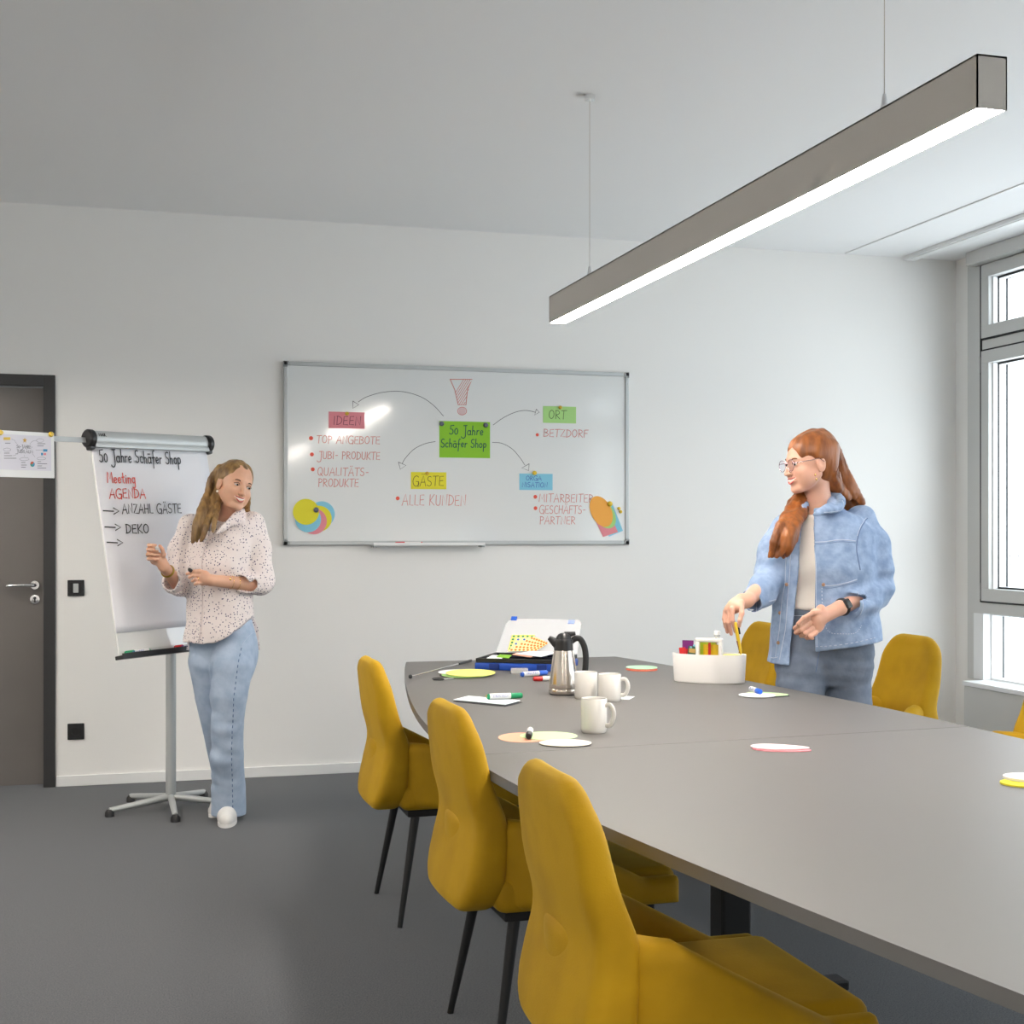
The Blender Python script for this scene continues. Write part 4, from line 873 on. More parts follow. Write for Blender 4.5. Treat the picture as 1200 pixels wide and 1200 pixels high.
for (x0, y0, x1) in ((6, 519.3, 12), (5, 531, 11), (5, 534, 14), (5, 537, 19), (44, 520, 53), (44, 522.5, 51), (44, 541, 48), (44, 543.5, 55), (44, 546, 49), (44, 548.5, 54), (25, 542, 29.5), (25, 545, 31), (25, 547.5, 30)):
    ribbon(b, [prn(x0, y0), prn(x1, y0)], 0.0022, Mr)
for (x0, y0, rx, ry) in ((47, 516.3, 4.2, 2.2), (8.3, 527, 4.3, 1.9), (28.5, 538, 5.6, 1.8), (48.5, 537.3, 5.3, 1.6)):
    ribbon(b, [prn(x0+rx*math.cos(a*PI/10), y0+ry*math.sin(a*PI/10)) for a in range(21)], 0.001, Mr)
for crv in (((13.5, 514.3), (17, 516), (19.5, 520)), ((35, 520.5), (38, 517), (43, 516)), ((42, 527.3), (50, 527.5)), ((38, 532), (41, 535.5)), ((19, 531), (18, 533.5), (15, 534)), ((28.5, 535), (28.5, 533.5))):
    ribbon(b, [prn(*c_) for c_ in crv], 0.0009, Mr)
obj('lettering', b, mat('grey_print', (0.10, 0.10, 0.12), 0.7), pp)
b = BM(); 
def pquad(b, x0, y0, x1, y1):
    q = [prn(x0, y0), prn(x1, y0), prn(x1, y1), prn(x0, y1)]; b.faces.new([b.verts.new(Mr @ Vector((*v, 0.0003))) for v in q])
pquad(b, 4, 515.6, 12, 512.4); obj('yellow_patch', b, M_yellow, pp)
b = BM(); pquad(b, 50.5, 529.2, 55.5, 526.4); pquad(b, 48, 533.6, 50.4, 530.6); obj('blue_patch', b, mat('print_blue', (0.06, 0.30, 0.52), 0.7), pp)
b = BM(); pquad(b, 51, 533.4, 54, 531); obj('pink_patch', b, M_pink, pp)
b = BM(); c_ = prn(29, 516); b.faces.new([b.verts.new(Mr @ Vector((c_[0]+(0.0125 if k % 2 == 0 else 0.0052)*math.cos(PI/2+k*PI/5), c_[1]+(0.0125 if k % 2 == 0 else 0.0052)*math.sin(PI/2+k*PI/5), 0.0003))) for k in range(10)]); obj('gold_star', b, mat('print_gold', (0.66, 0.38, 0.05), 0.6), pp)
for k, mm in enumerate((mat('print_blue', (0.06, 0.30, 0.52)), M_dred, mat('print_teal', (0.08, 0.32, 0.28), 0.7))):
    c_ = prn(38, 544); b = BM(); b.faces.new([b.verts.new(Mr @ Vector((c_[0], c_[1], 0.0003)))]+[b.verts.new(Mr @ Vector((c_[0]+0.0115*math.cos(k*2*PI/3-1.2+a*PI/12), c_[1]+0.0115*math.sin(k*2*PI/3-1.2+a*PI/12), 0.0003))) for a in range(9)]); obj('pie_slice', b, mm, pp)
for px, lab in ((59.5, 'yellow magnet at the right top corner of the hanging poster'), (0, 'yellow magnet at the left top of the hanging poster by the picture edge')):
    v = hit(Mq @ Mr, px, 509 if px > 10 else 507); W_ = Mq @ Mr @ Matrix.Translation((v.x, v.y, 0))
    b = BM(); lathe(b, [(0, 0.012), (0.009, 0.011), (0.012, 0.004), (0.012, 0), (0, 0)], 18); o = obj('magnet', b, M_yellow, auto=40); o.location = W_.translation; o.rotation_euler = W_.to_euler(); tag(o, lab, 'magnet')
# markers in the flip chart tray
def tray_marker(px0, px1, cap, label):
    Mt_ = Mb_w @ Matrix.Translation((0, -0.026, -BHt+0.0055)); MtW = Mb_w @ Matrix(((1, 0, 0, 0), (0, 0, -1, -0.030), (0, 1, 0, 0), (0, 0, 0, 1)))
    x0 = hit(MtW, px0, 762).x; x1 = hit(MtW, px1, 760).x
    W_ = Mt_ @ Matrix.Translation(((x0+x1)/2, 0, 0)) @ Matrix.Rotation(PI, 4, 'Z'); r = thing('marker', label, 'marker', W_.translation); r.rotation_euler = W_.to_euler(); marker_parts(r, abs(x1-x0), 0.0095, cap, text=None)
    b = BM(); Mx_ = Matrix(((-1, 0, 0, 0), (0, 0, 1, 0.0098), (0, 1, 0, 0.0095), (0, 0, 0, 1))); write(b, 'FRANKEN', -0.035, -0.004, 0.0085, 0.0018, Mx_, width=0.065, jit=0, slant=0); obj('printed_name', b, M_inkblue, r)
tray_marker(147, 176, M_green, 'white marker with a green cap in the flip chart tray')
tray_marker(206, 232, M_red, 'red capped marker in the flip chart tray beside the woman')
# ------------------------------------------------------------------ distance-field sculpting (smooth unions meshed with surface nets)
class Vol:
    def __init__(s, lo, hi, h):
        s.lo = np.array(lo, np.float32); s.h = h; s.n = [int(math.ceil((hi[i]-lo[i])/h))+1 for i in range(3)]
        s.F = np.full(s.n, 0.5, np.float32)
        s.ax = [s.lo[i]+h*np.arange(s.n[i], dtype=np.float32) for i in range(3)]
    def sl(s, lo, hi, m):
        out = []
        for i in range(3):
            a = max(0, int((lo[i]-m-s.lo[i])/s.h)); b = min(s.n[i], int((hi[i]+m-s.lo[i])/s.h)+2)
            if b <= a: return None
            out.append(slice(a, b))
        return tuple(out)
    def grid(s, sl): return s.ax[0][sl[0]][:, None, None], s.ax[1][sl[1]][None, :, None], s.ax[2][sl[2]][None, None, :]
    def op(s, fn, lo, hi, k=0.01, mode='u', m=None):
        sl = s.sl(lo, hi, (m if m is not None else k+3*s.h))
        if sl is None: return
        d = fn(*s.grid(sl)).astype(np.float32); F = s.F[sl]
        if mode == 'u':
            h_ = np.clip(0.5+0.5*(F-d)/k, 0, 1); s.F[sl] = F*(1-h_)+d*h_-k*h_*(1-h_)
        elif mode == 's':
            d = -d; h_ = np.clip(0.5-0.5*(F-d)/k, 0, 1); s.F[sl] = F*(1-h_)+d*h_+k*h_*(1-h_)
        elif mode == 'add': s.F[sl] = F+d
    def cap(s, a, b, ra, rb, k=0.012, mode='u', sq=None):
        a = np.array(a, float); b = np.array(b, float); R = max(ra, rb); ba = b-a; L2 = float((ba*ba).sum())+1e-12
        def fn(X, Y, Z):
            px, py, pz = X-a[0], Y-a[1], Z-a[2]; t = np.clip((px*ba[0]+py*ba[1]+pz*ba[2])/L2, 0, 1)
            return np.sqrt((px-t*ba[0])**2+(py-t*ba[1])**2+(pz-t*ba[2])**2)-(ra+(rb-ra)*t)
        s.op(fn, np.minimum(a, b)-R, np.maximum(a, b)+R, k, mode)
    def chain(s, pts, rs, k=0.012, mode='u', n=0):
        if n:
            P_ = smooth_pts([Vector(p) for p in pts], n); q = len(P_)-1
            R_ = [float(np.interp(i/q*(len(pts)-1), range(len(pts)), rs)) for i in range(q+1)]; pts, rs = [tuple(p) for p in P_], R_
        for i in range(len(pts)-1): s.cap(pts[i], pts[i+1], rs[i], rs[i+1], k, mode)
    def ell(s, c, r, k=0.012, mode='u', R=None):
        c = np.array(c, float); r = np.array(r, float); M_ = None if R is None else np.array(R.to_3x3().inverted())
        def fn(X, Y, Z):
            x, y, z = X-c[0], Y-c[1], Z-c[2]
            if M_ is not None: x, y, z = M_[0, 0]*x+M_[0, 1]*y+M_[0, 2]*z, M_[1, 0]*x+M_[1, 1]*y+M_[1, 2]*z, M_[2, 0]*x+M_[2, 1]*y+M_[2, 2]*z
            k0 = np.sqrt((x/r[0])**2+(y/r[1])**2+(z/r[2])**2); k1 = np.sqrt((x/r[0]**2)**2+(y/r[1]**2)**2+(z/r[2]**2)**2)+1e-9
            return k0*(k0-1)/k1
        m = r if M_ is None else np.full(3, r.max()); s.op(fn, c-m, c+m, k, mode)
    def loft(s, zs, cx, cy, rx, ry, k=0.02, mode='u', p=2.3, rot=0.0):
        zs = np.array(zs, float); o = np.argsort(zs); zs, cx, cy, rx, ry = zs[o], np.array(cx, float)[o], np.array(cy, float)[o], np.array(rx, float)[o], np.array(ry, float)[o]
        ca, sa = math.cos(rot), math.sin(rot)
        def fn(X, Y, Z):
            z = Z[0, 0]; 
            def I(v): 
                return _ci(z, zs, v)[None, None, :]
            x0, y0, a, b = X-I(cx), Y-I(cy), I(rx), I(ry); x, y = x0*ca+y0*sa, -x0*sa+y0*ca
            d = ((np.abs(x/a)**p+np.abs(y/b)**p)**(1/p)-1)*np.minimum(a, b)
            dz = np.maximum(zs[0]-Z, Z-zs[-1]); r_ = 0.015
            return np.minimum(np.maximum(d+r_, dz+r_), 0)+np.sqrt(np.maximum(d+r_, 0)**2+np.maximum(dz+r_, 0)**2)-r_
        m = max(rx.max(), ry.max()); s.op(fn, (cx.min()-m, cy.min()-m, zs[0]), (cx.max()+m, cy.max()+m, zs[-1]), k, mode)
    def add_noise(s, amp, freq, seed=0, lo=None, hi=None, stretch=(1, 1, 1), ridge=False):
        sl = s.sl(s.lo if lo is None else lo, s.ax_hi() if hi is None else hi, 0)
        if sl is None: return
        F = s.F[sl]; X, Y, Z = s.grid(sl); idx = np.nonzero(np.abs(F) < amp*3+2*s.h)
        x, y, z = X.ravel()[idx[0]]*stretch[0], Y.ravel()[idx[1]]*stretch[1], Z.ravel()[idx[2]]*stretch[2]
        rnd = np.random.RandomState(seed); acc = np.zeros(len(idx[0]), np.float32)
        for q in range(7):
            v = rnd.normal(size=3); v /= np.linalg.norm(v); f_ = freq*(0.7+0.9*rnd.rand()); ph = rnd.rand(4)*6.28
            w_ = 0.6*np.sin(0.43*f_*(x*v[1]-y*v[2]+z*v[0])+ph[1])
            acc += np.sin(f_*(x*v[0]+y*v[1]+z*v[2])+ph[0]+w_*2)
        acc /= 3.0
        if ridge: acc = 1-np.abs(acc)*1.5
        # fade to nothing at the border of the treated region
        fade = np.ones(len(idx[0]), np.float32)
        if lo is not None:
            for i, c_ in enumerate((X.ravel()[idx[0]], Y.ravel()[idx[1]], Z.ravel()[idx[2]])):
                fade *= np.clip(np.minimum(c_-lo[i], hi[i]-c_)/0.04, 0, 1)
        F[idx] -= amp*acc*fade; s.F[sl] = F
    def ax_hi(s): return [float(a[-1]) for a in s.ax]
    def blur(s, it=1):
        for _ in range(it):
            for ax in range(3):
                F = s.F; G_ = F.copy(); a = [slice(None)]*3; b = [slice(None)]*3; c_ = [slice(None)]*3
                a[ax] = slice(0, -2); b[ax] = slice(1, -1); c_[ax] = slice(2, None)
                G_[tuple(b)] = 0.25*F[tuple(a)]+0.5*F[tuple(b)]+0.25*F[tuple(c_)]; s.F = G_
    def mesh(s, name):
        F = s.F; F[0] = F[-1] = 0.5; F[:, 0] = F[:, -1] = 0.5; F[:, :, 0] = F[:, :, -1] = 0.5
        S = F < 0; nx, ny, nz = s.n
        cnt = np.zeros((nx-1, ny-1, nz-1), np.int8)
        for dx in (0, 1):
            for dy in (0, 1):
                for dz in (0, 1): cnt += S[dx:nx-1+dx, dy:ny-1+dy, dz:nz-1+dz]
        act = (cnt > 0) & (cnt < 8); I, J, K = np.nonzero(act); N_ = len(I)
        vid = np.full(act.shape, -1, np.int32); vid[I, J, K] = np.arange(N_)
        acc = np.zeros((N_, 3)); num = np.zeros(N_)
        for ax in range(3):
            o1, o2 = [q for q in range(3) if q != ax]
            for u in (0, 1):
                for v in (0, 1):
                    off = [0, 0, 0]; off[o1] = u; off[o2] = v; off2 = list(off); off2[ax] = 1
                    fa = F[I+off[0], J+off[1], K+off[2]]; fb = F[I+off2[0], J+off2[1], K+off2[2]]; c_ = (fa < 0) != (fb < 0)
                    t = np.where(c_, fa/np.where(c_, fa-fb, 1), 0)
                    p = np.tile(np.array(off, float), (N_, 1)); p[:, ax] += t
                    acc[c_] += p[c_]; num[c_] += 1
        co = (np.stack([I, J, K], 1)+acc/num[:, None])*s.h+s.lo
        quads = []
        for ax in range(3):
            o1, o2 = [(1, 2), (2, 0), (0, 1)][ax]
            a = [slice(1, -1)]*3; a[ax] = slice(0, -1); b = list(a); b[ax] = slice(1, None)
            A, B = S[tuple(a)], S[tuple(b)]; e = np.nonzero(A != B); base_ = [e[0]+(0 if ax == 0 else 1), e[1]+(0 if ax == 1 else 1), e[2]+(0 if ax == 2 else 1)]
            def vv(d1, d2):
                q = [x.copy() for x in base_]; q[o1] = q[o1]-d1; q[o2] = q[o2]-d2; return vid[q[0], q[1], q[2]]
            Q = np.stack([vv(1, 1), vv(0, 1), vv(0, 0), vv(1, 0)], 1); fl_ = ~A[e]
            Q[fl_] = Q[fl_][:, ::-1]; quads.append(Q)
        Q = np.concatenate(quads); Q = Q[(Q >= 0).all(1)]
        me = bpy.data.meshes.new(name); me.vertices.add(N_); me.vertices.foreach_set('co', co.astype(np.float32).ravel())
        me.loops.add(len(Q)*4); me.loops.foreach_set('vertex_index', Q.astype(np.int32).ravel())
        me.polygons.add(len(Q)); me.polygons.foreach_set('loop_start', np.arange(0, len(Q)*4, 4, dtype=np.int32)); me.polygons.foreach_set('loop_total', np.full(len(Q), 4, np.int32))
        me.update(calc_edges=True); me.validate(); me.shade_smooth(); return me
    def obj(s, name, m, parent): return link(name, s.mesh(name), m, parent)
def _ci(z, zs, v):
    """monotone smooth interpolation along z"""
    t = np.clip(z, zs[0], zs[-1]); i = np.clip(np.searchsorted(zs, t)-1, 0, len(zs)-2); u = (t-zs[i])/(zs[i+1]-zs[i])
    m = np.gradient(v, zs); h = zs[i+1]-zs[i]
    return ((2*u**3-3*u**2+1)*v[i]+(u**3-2*u**2+u)*h*m[i]+(-2*u**3+3*u**2)*v[i+1]+(u**3-u**2)*h*m[i+1])

# ------------------------------------------------------------------ mustard velvet chairs (facing +x)
def make_chair():
    r = thing('upholstered_chair', 'x', 'chair')
    v = Vol((-0.48, -0.34, 0.34), (0.0, 0.34, 0.93), 0.009)
    def back(X, Y, Z):
        t = np.clip((Z-0.42)/0.44, 0, 1); xc = -0.262-0.038*np.clip((Z-0.54)/0.30, 0, 1)**1.5+0.35*Y*Y+0.018*np.exp(-((Z-0.60)/0.07)**2)-0.012*np.clip((0.5-Z)/0.1, 0, 1)
        th = 0.052-0.026*t; hwid = 0.230-0.035*t; rr = 0.11
        qy = np.abs(Y)-hwid+rr; qz = np.abs(Z-0.635)-0.255+rr
        o_ = np.sqrt(np.maximum(qy, 0)**2+np.maximum(qz, 0)**2)+np.minimum(np.maximum(qy, qz), 0)-rr
        a = np.abs(X-xc)-th; k_ = 0.03
        return np.minimum(np.maximum(a+k_, o_+k_), 0)+np.sqrt(np.maximum(a+k_, 0)**2+np.maximum(o_+k_, 0)**2)-k_
    v.op(back, (-0.45, -0.26, 0.36), (-0.12, 0.26, 0.90), 0.02); v.obj('backrest', M_chair, r)
    v = Vol((-0.36, -0.36, 0.34), (0.34, 0.36, 0.68), 0.010)
    def shell(X, Y, Z):
        # low wrap-around shell forming both arms
        rx, ry = 0.30, 0.285; xs = np.minimum(X+0.0, 0)
        d = np.where(X < 0, np.sqrt((xs/rx)**2+(Y/ry)**2)-1, np.abs(Y)/ry-1)*0.285
        wall = np.abs(d+0.035)-0.034
        top = 0.612-0.15*np.clip((X+0.14)/0.28, 0, 1)
        zz = np.maximum(Z-top, 0.395-Z); xx = X-0.235; k_ = 0.028
        q = np.maximum(zz, xx)
        return np.minimum(np.maximum(wall+k_, q+k_), 0)+np.sqrt(np.maximum(wall+k_, 0)**2+np.maximum(q+k_, 0)**2)-k_
    v.op(shell, (-0.34, -0.33, 0.36), (0.27, 0.33, 0.66), 0.02); v.obj('armrest_shell', M_chair, r)
    b = BM(); box(b, -0.23, 0.25, -0.222, 0.222, 0.385, 0.475, 0.03, 4); obj('seat', b, M_chair, r, auto=60)
    b = BM(); box(b, -0.20, 0.20, -0.19, 0.19, 0.360, 0.386, 0.004); obj('seat_frame', b, M_blackm, r)
    for sx, sy in ((1, 1), (1, -1), (-1, 1), (-1, -1)):
        b = BM(); tube(b, [(sx*0.17, sy*0.17, 0.365), (sx*0.235, sy*0.225, 0.0)], [0.016, 0.009], 12); obj('leg', b, M_blackm, r, auto=50)
    return r
ch0 = make_chair()
spots = [(1.10, 4.71, 0.0, 'mustard velvet armchair at the far left of the table, nearest the whiteboard wall'),
         (1.085, 3.43, 0.02, 'mustard velvet armchair at the left side of the table, second from the back wall'),
         (1.050, 2.42, 0.0, 'mustard velvet armchair nearest the camera at the left side of the table'),
         (2.93, 5.12, PI+0.02, 'mustard velvet armchair directly behind the woman in the denim jacket, at her right'),
         (2.69, 6.05, PI, 'mustard velvet armchair between the oval caddy and the woman in the denim jacket'),
         (2.86, 4.02, PI, 'mustard velvet armchair by the radiator cover, cut off by the right photo edge')]
for i, (x, y, a, lab) in enumerate(spots):
    c_ = ch0 if i == 0 else copy_tree(ch0)
    c_.location = (x, y, 0); c_.rotation_euler = (0, 0, a); c_['label'] = lab; c_['group'] = 'mustard velvet chairs around the table'

# ------------------------------------------------------------------ people helpers
def head_fn(C0, R, wide=1.0, smile=True):
    """returns (fn, lo, hi): head in head coordinates (face to -y), placed at C0 with rotation R"""
    Ri = np.array(R.to_3x3().inverted())
    def smin(a, b, k): h = np.clip(0.5+0.5*(b-a)/k, 0, 1); return b*(1-h)+a*h-k*h*(1-h)
    def smaxn(a, b, k): return -smin(-a, -b, k)
    def E(x, y, z, c_, r):
        x, y, z = x-c_[0], y-c_[1], z-c_[2]; k0 = np.sqrt((x/r[0])**2+(y/r[1])**2+(z/r[2])**2); k1 = np.sqrt((x/r[0]**2)**2+(y/r[1]**2)**2+(z/r[2]**2)**2)+1e-9; return k0*(k0-1)/k1
    def Cp(x, y, z, a, b, ra, rb):
        a, b = np.array(a), np.array(b); ba = b-a; px, py, pz = x-a[0], y-a[1], z-a[2]; t = np.clip((px*ba[0]+py*ba[1]+pz*ba[2])/(ba@ba), 0, 1)
        return np.sqrt((px-t*ba[0])**2+(py-t*ba[1])**2+(pz-t*ba[2])**2)-(ra+(rb-ra)*t)
    def fn(X, Y, Z):
        X, Y, Z = X-C0[0], Y-C0[1], Z-C0[2]
        x = Ri[0, 0]*X+Ri[0, 1]*Y+Ri[0, 2]*Z; y = Ri[1, 0]*X+Ri[1, 1]*Y+Ri[1, 2]*Z; z = Ri[2, 0]*X+Ri[2, 1]*Y+Ri[2, 2]*Z
        ax = np.abs(x)
        d = E(x, y, z, (0, 0.012, 0.034), (0.073, 0.092, 0.080))
        d = smin(d, E(x, y, z, (0, -0.022, -0.012), (0.061, 0.062, 0.080)), 0.022)
        d = smin(d, E(x, y, z, (0, -0.036, -0.066), (0.044, 0.042, 0.036)), 0.022)
        d = smin(d, E(x, y, z, (0, -0.066, -0.096), (0.019, 0.018, 0.015)), 0.020)
        d = smin(d, Cp(ax, y, z, (0.052, 0.004, -0.045), (0.022, -0.055, -0.094), 0.016, 0.012), 0.020)
        d = smin(d, E(ax, y, z, (0.036, -0.056, -0.030), (0.023, 0.022, 0.020)), 0.016)
        d = smin(d, E(ax, y, z, (0.041, -0.034, -0.052), (0.020, 0.030, 0.030)), 0.02)
        d = smin(d, Cp(ax, y, z, (0.010, -0.080, 0.020), (0.040, -0.068, 0.018), 0.008, 0.006), 0.012)
        d = smaxn(d, -E(ax, y, z, (0.031, -0.090, 0.001), (0.017, 0.014, 0.0105)), 0.009)
        d = smin(d, E(ax, y, z, (0.031, -0.0705, 0.000), (0.0150, 0.010, 0.0115)), 0.004)
        d = smin(d, Cp(x, y, z, (0, -0.082, 0.008), (0, -0.102, -0.034), 0.0065, 0.0085), 0.008)
        d = smin(d, E(ax, y, z, (0.0105, -0.092, -0.037), (0.0075, 0.009, 0.0065)), 0.006)
        d = smin(d, E(x, y, z, (0, -0.078, -0.060), (0.025, 0.012, 0.016)), 0.010)
        d = smin(d, Cp(ax, y, z, (0, -0.089, -0.0535), (0.022, -0.076, -0.0510), 0.0038, 0.0025), 0.004)
        d = smin(d, Cp(ax, y, z, (0, -0.087, -0.0700), (0.021, -0.075, -0.0560), 0.0045, 0.0025), 0.004)
        d = smaxn(d, -E(x, y-0.45*ax, z-0.35*ax, (0, -0.090, -0.0620), (0.021, 0.010, 0.0052)), 0.003)
        d = smin(d, E(ax, y-0.25*ax, z, (0.074, -0.010, -0.008), (0.0075, 0.020, 0.031)), 0.006)
        d = smaxn(d, -E(ax, y-0.25*ax, z, (0.083, -0.012, 0.0), (0.006, 0.010, 0.017)), 0.004)
        return d
    c = np.array(C0); return fn, c-0.13, c+0.13
def head_parts(C0, R, person, hair_col_brow, look=0.0, lookz=0.0, gaze=None):
    Mh = Matrix.Translation(Vector(C0)) @ R.to_4x4()
    for s_ in (-1, 1):
        b = BM(); sphere(b, (0, 0, 0), 0.0118, (1.12, 1.0, 0.52), u=20, v=14); e = obj('eyeball', b, M_eyew, person, smooth=True); e.matrix_local = Mh @ Matrix.Translation((s_*0.031, -0.0712, -0.0005))
        a, z_ = look, lookz; b = BM(); sphere(b, (0.0118*math.sin(a)*0.75, -0.0118*math.cos(a)*0.75, z_), 0.0053, (1.15, 1, 0.95), u=14, v=10); obj('iris', b, M_iris, e, smooth=True)
        b = BM(); tube(b, smooth_pts([Mh @ Vector((s_*x, y, z)) for x, y, z in ((0.0155, -0.0835, 0.0165), (0.026, -0.0835, 0.0215), (0.037, -0.0775, 0.0215), (0.046, -0.0680, 0.0165))], 4), 0.0022, 8, flat=1.3); obj('eyebrow', b, hair_col_brow, person, auto=60)
        b = BM(); tube(b, smooth_pts([Mh @ Vector((s_*x, y, z)) for x, y, z in ((0.0175, -0.0810, 0.001), (0.025, -0.0850, 0.0078), (0.035, -0.0835, 0.0085), (0.0455, -0.0745, 0.003))], 4), 0.0013, 6); obj('eyelash', b, M_iris, person, auto=60)
    # lips and teeth
    b = BM(); tube(b, smooth_pts([Mh @ Vector(p) for p in ((-0.031, -0.0680, -0.0470), (-0.013, -0.0875, -0.0540), (0, -0.0915, -0.0545), (0.013, -0.0875, -0.0540), (0.031, -0.0680, -0.0470))], 6), [0.0010]+[0.0028]*23+[0.0010], 8); obj('upper_lip', b, M_lips, person, auto=60)
    b = BM(); tube(b, smooth_pts([Mh @ Vector(p) for p in ((-0.031, -0.0680, -0.0472), (-0.014, -0.0850, -0.0645), (0, -0.0885, -0.0720), (0.015, -0.0850, -0.0665), (0.031, -0.0680, -0.0472))], 6), [0.0010]+[0.0036]*23+[0.0010], 8); obj('lower_lip', b, M_lips, person, auto=60)
    b = BM(); tube(b, smooth_pts([Mh @ Vector(p) for p in ((-0.0255, -0.0720, -0.0510), (-0.011, -0.0830, -0.0590), (0, -0.0860, -0.0605), (0.011, -0.0830, -0.0590), (0.0255, -0.0720, -0.0510))], 5), [0.0026]+[0.0056]*19+[0.0022], 8); obj('teeth', b, M_teeth, person, auto=60)
    return Mh
def rnd3(r, s_): return np.array([r.uniform(-s_, s_), r.uniform(-s_, s_), r.uniform(-s_, s_)])
def strand_mesh(guides, m, parent, n_each, rad, spread, seed=3, name='hair_strands', wave=0.0, seg=5):
    """many thin tapered strands scattered round each guide polyline"""
    r = random.Random(seed); b = BM()
    for pts, sp in guides:
        sm = smooth_pts(pts, 7); n = len(sm)-1
        for q in range(n_each):
            a = r.uniform(0, 2*PI); rr = sp*math.sqrt(r.uniform(0.25, 1.0)); ph = r.uniform(0, 6.28); L0 = r.uniform(0.0, 0.08); L1 = r.uniform(0.80, 1.0); out = []
            dx, dy = math.cos(a)*rr, math.sin(a)*rr; i0, i1 = int(L0*n), max(int(L0*n)+3, int(L1*n))
            for i in range(i0, i1+1):
                t = i/n; w_ = (1-0.35*t) if t > 0.5 else 1.0; d = (sm[min(i+1, n)]-sm[max(i-1, 0)]).normalized(); u, v = Vector((1, 0, 0)), Vector((0, 1, 0))
                if abs(d.x) > 0.8: u = Vector((0, 0, 1))
                out.append(sm[i]+u*(dx*w_+wave*math.sin(t*11+ph*0.3+a))+v*(dy*w_+wave*math.cos(t*9+ph*0.3)))
            k_ = len(out); tube(b, out, [rad*(1-0.75*(i/(k_-1))**2) for i in range(k_)], seg, cap=False)
    o = obj(name, b, m, parent, smooth=True); o['kind'] = 'stuff'; return o
def snap_curve(me_obj, pts, lift=0.0015):
    """drop (x, z) points from the camera side onto the mesh; returns points on its surface"""
    from mathutils.bvhtree import BVHTree
    key = me_obj.name
    if key not in _BVH: 
        me = me_obj.data; _BVH[key] = BVHTree.FromPolygons([v.co for v in me.vertices], [tuple(p.vertices) for p in me.polygons])
    out = []
    for x, z in pts:
        loc, nr, i, d = _BVH[key].ray_cast(Vector((x, -1.0, z)), Vector((0, 1, 0)))
        if loc is not None: out.append(loc+Vector((0, -lift, 0)))
    return out
_BVH = {}
def finger(v, pts, r0, k=0.004): 
    n = len(pts); v.chain(pts, [r0*(1-0.10*i) for i in range(n)], k)
# ------------------------------------------------------------------ woman at the flip chart
def person_frame(px0, depth, label):
    u0 = (px0-600)/FPX; loc = view_point(px0, HZ+EYE*FPX/depth, depth)
    r = thing('person', label, 'person', (loc.x, loc.y, 0), -YAW)
    def L(px, py, y=0.0):
        z = depth+y; return ((px-600)/FPX*z-u0*depth, y, EYE-(py-HZ)/FPX*z)
    return r, L
W1, L = person_frame(265, 6.25, 'smiling woman in a polka dot blouse and pale jeans pointing at the flip chart')
# head
Hc = L(275.0, 569.5, -0.02); RH = Matrix.Rotation(math.radians(19), 4, 'Y') @ Matrix.Rotation(math.radians(38), 4, 'Z') @ Matrix.Rotation(math.radians(-9), 4, 'X')
h3 = 0.0034
v = Vol((-0.40, -0.40, -0.01), (0.26, 0.30, 1.70), h3)
fn, lo, hi = head_fn(Hc, RH); v.op(fn, lo, hi, 0.01)
nb = L(266, 606, 0.03); v.chain([L(271.5, 580, 0.005), L(268, 596, 0.02), nb], [0.050, 0.049, 0.060], 0.02)
# torso inside the blouse
def zs_(*a): return [L(0, y)[2] for y in a]
def X_(px, y=0.0): return L(px, 700, y)[0]
v.loft(zs_(604, 614, 640, 662, 700, 735, 765), [X_(q) for q in (267, 264, 261, 260, 260, 261, 262)], [0.03, 0.03, 0.02, 0.01, 0.02, 0.02, 0.02], [0.05, 0.12, 0.130, 0.120, 0.105, 0.130, 0.130], [0.045, 0.06, 0.085, 0.088, 0.082, 0.09, 0.09], 0.03, rot=-0.25)
# legs inside the jeans
hipL, kneeL, ankL = L(275, 770, -0.02), L(267, 850, -0.05), L(268, 940, 0.03)
hipR, kneeR, ankR = L(244, 770, 0.04), L(255, 853, 0.07), L(268, 926, 0.24)
v.chain([hipL, kneeL, ankL], [0.070, 0.050, 0.036], 0.03); v.chain([hipR, kneeR, ankR], [0.066, 0.040, 0.030], 0.03)
v.cap(ankL, (ankL[0]+0.02, ankL[1]-0.12, 0.035), 0.034, 0.025); v.cap(ankR, (ankR[0]-0.02, ankR[1]-0.10, 0.035), 0.032, 0.025)
# arms
shR, elR, wrR = L(222, 620, 0.04), L(212, 688, 0.0), L(192.5, 664.5, -0.19)
shL, elL, wrL = L(297, 620, 0.02), L(308, 686, -0.03), L(247, 680, -0.19)
v.chain([shR, elR, wrR], [0.045, 0.037, 0.0235], 0.02); v.chain([shL, elL, wrL], [0.045, 0.037, 0.0245], 0.02)
# right hand (left in the photo): palm up from the wrist, four curled fingers, thumb on the right holding a pen
pR = L(185, 654.5, -0.205); v.cap(wrR, pR, 0.0225, 0.025, 0.012); v.cap(L(190, 658, -0.20), L(180, 650, -0.20), 0.022, 0.023, 0.012)
v.cap(L(179.5, 645, -0.195), L(181, 657, -0.20), 0.018, 0.019, 0.01)
for (k0, k1, tip) in (((175.5, 641), (174.5, 638.8), (182.5, 639.0)), ((174.0, 645.5), (173.6, 643.6), (184.5, 645.8)), ((173.0, 650.5), (173.2, 649.2), (186.5, 650.8)), ((174.0, 655.0), (175.2, 654.8), (184.5, 655.3))):
    finger(v, [L(*k0, -0.190), L(*k1, -0.228), L((k1[0]*0.45+tip[0]*0.55), (k1[1]+tip[1])/2, -0.243), L(*tip, -0.236)], 0.0086)
finger(v, [L(190, 658, -0.205), L(192, 650, -0.218), L(190.0, 643.5, -0.228), L(187.3, 639.8, -0.232)], 0.0105)
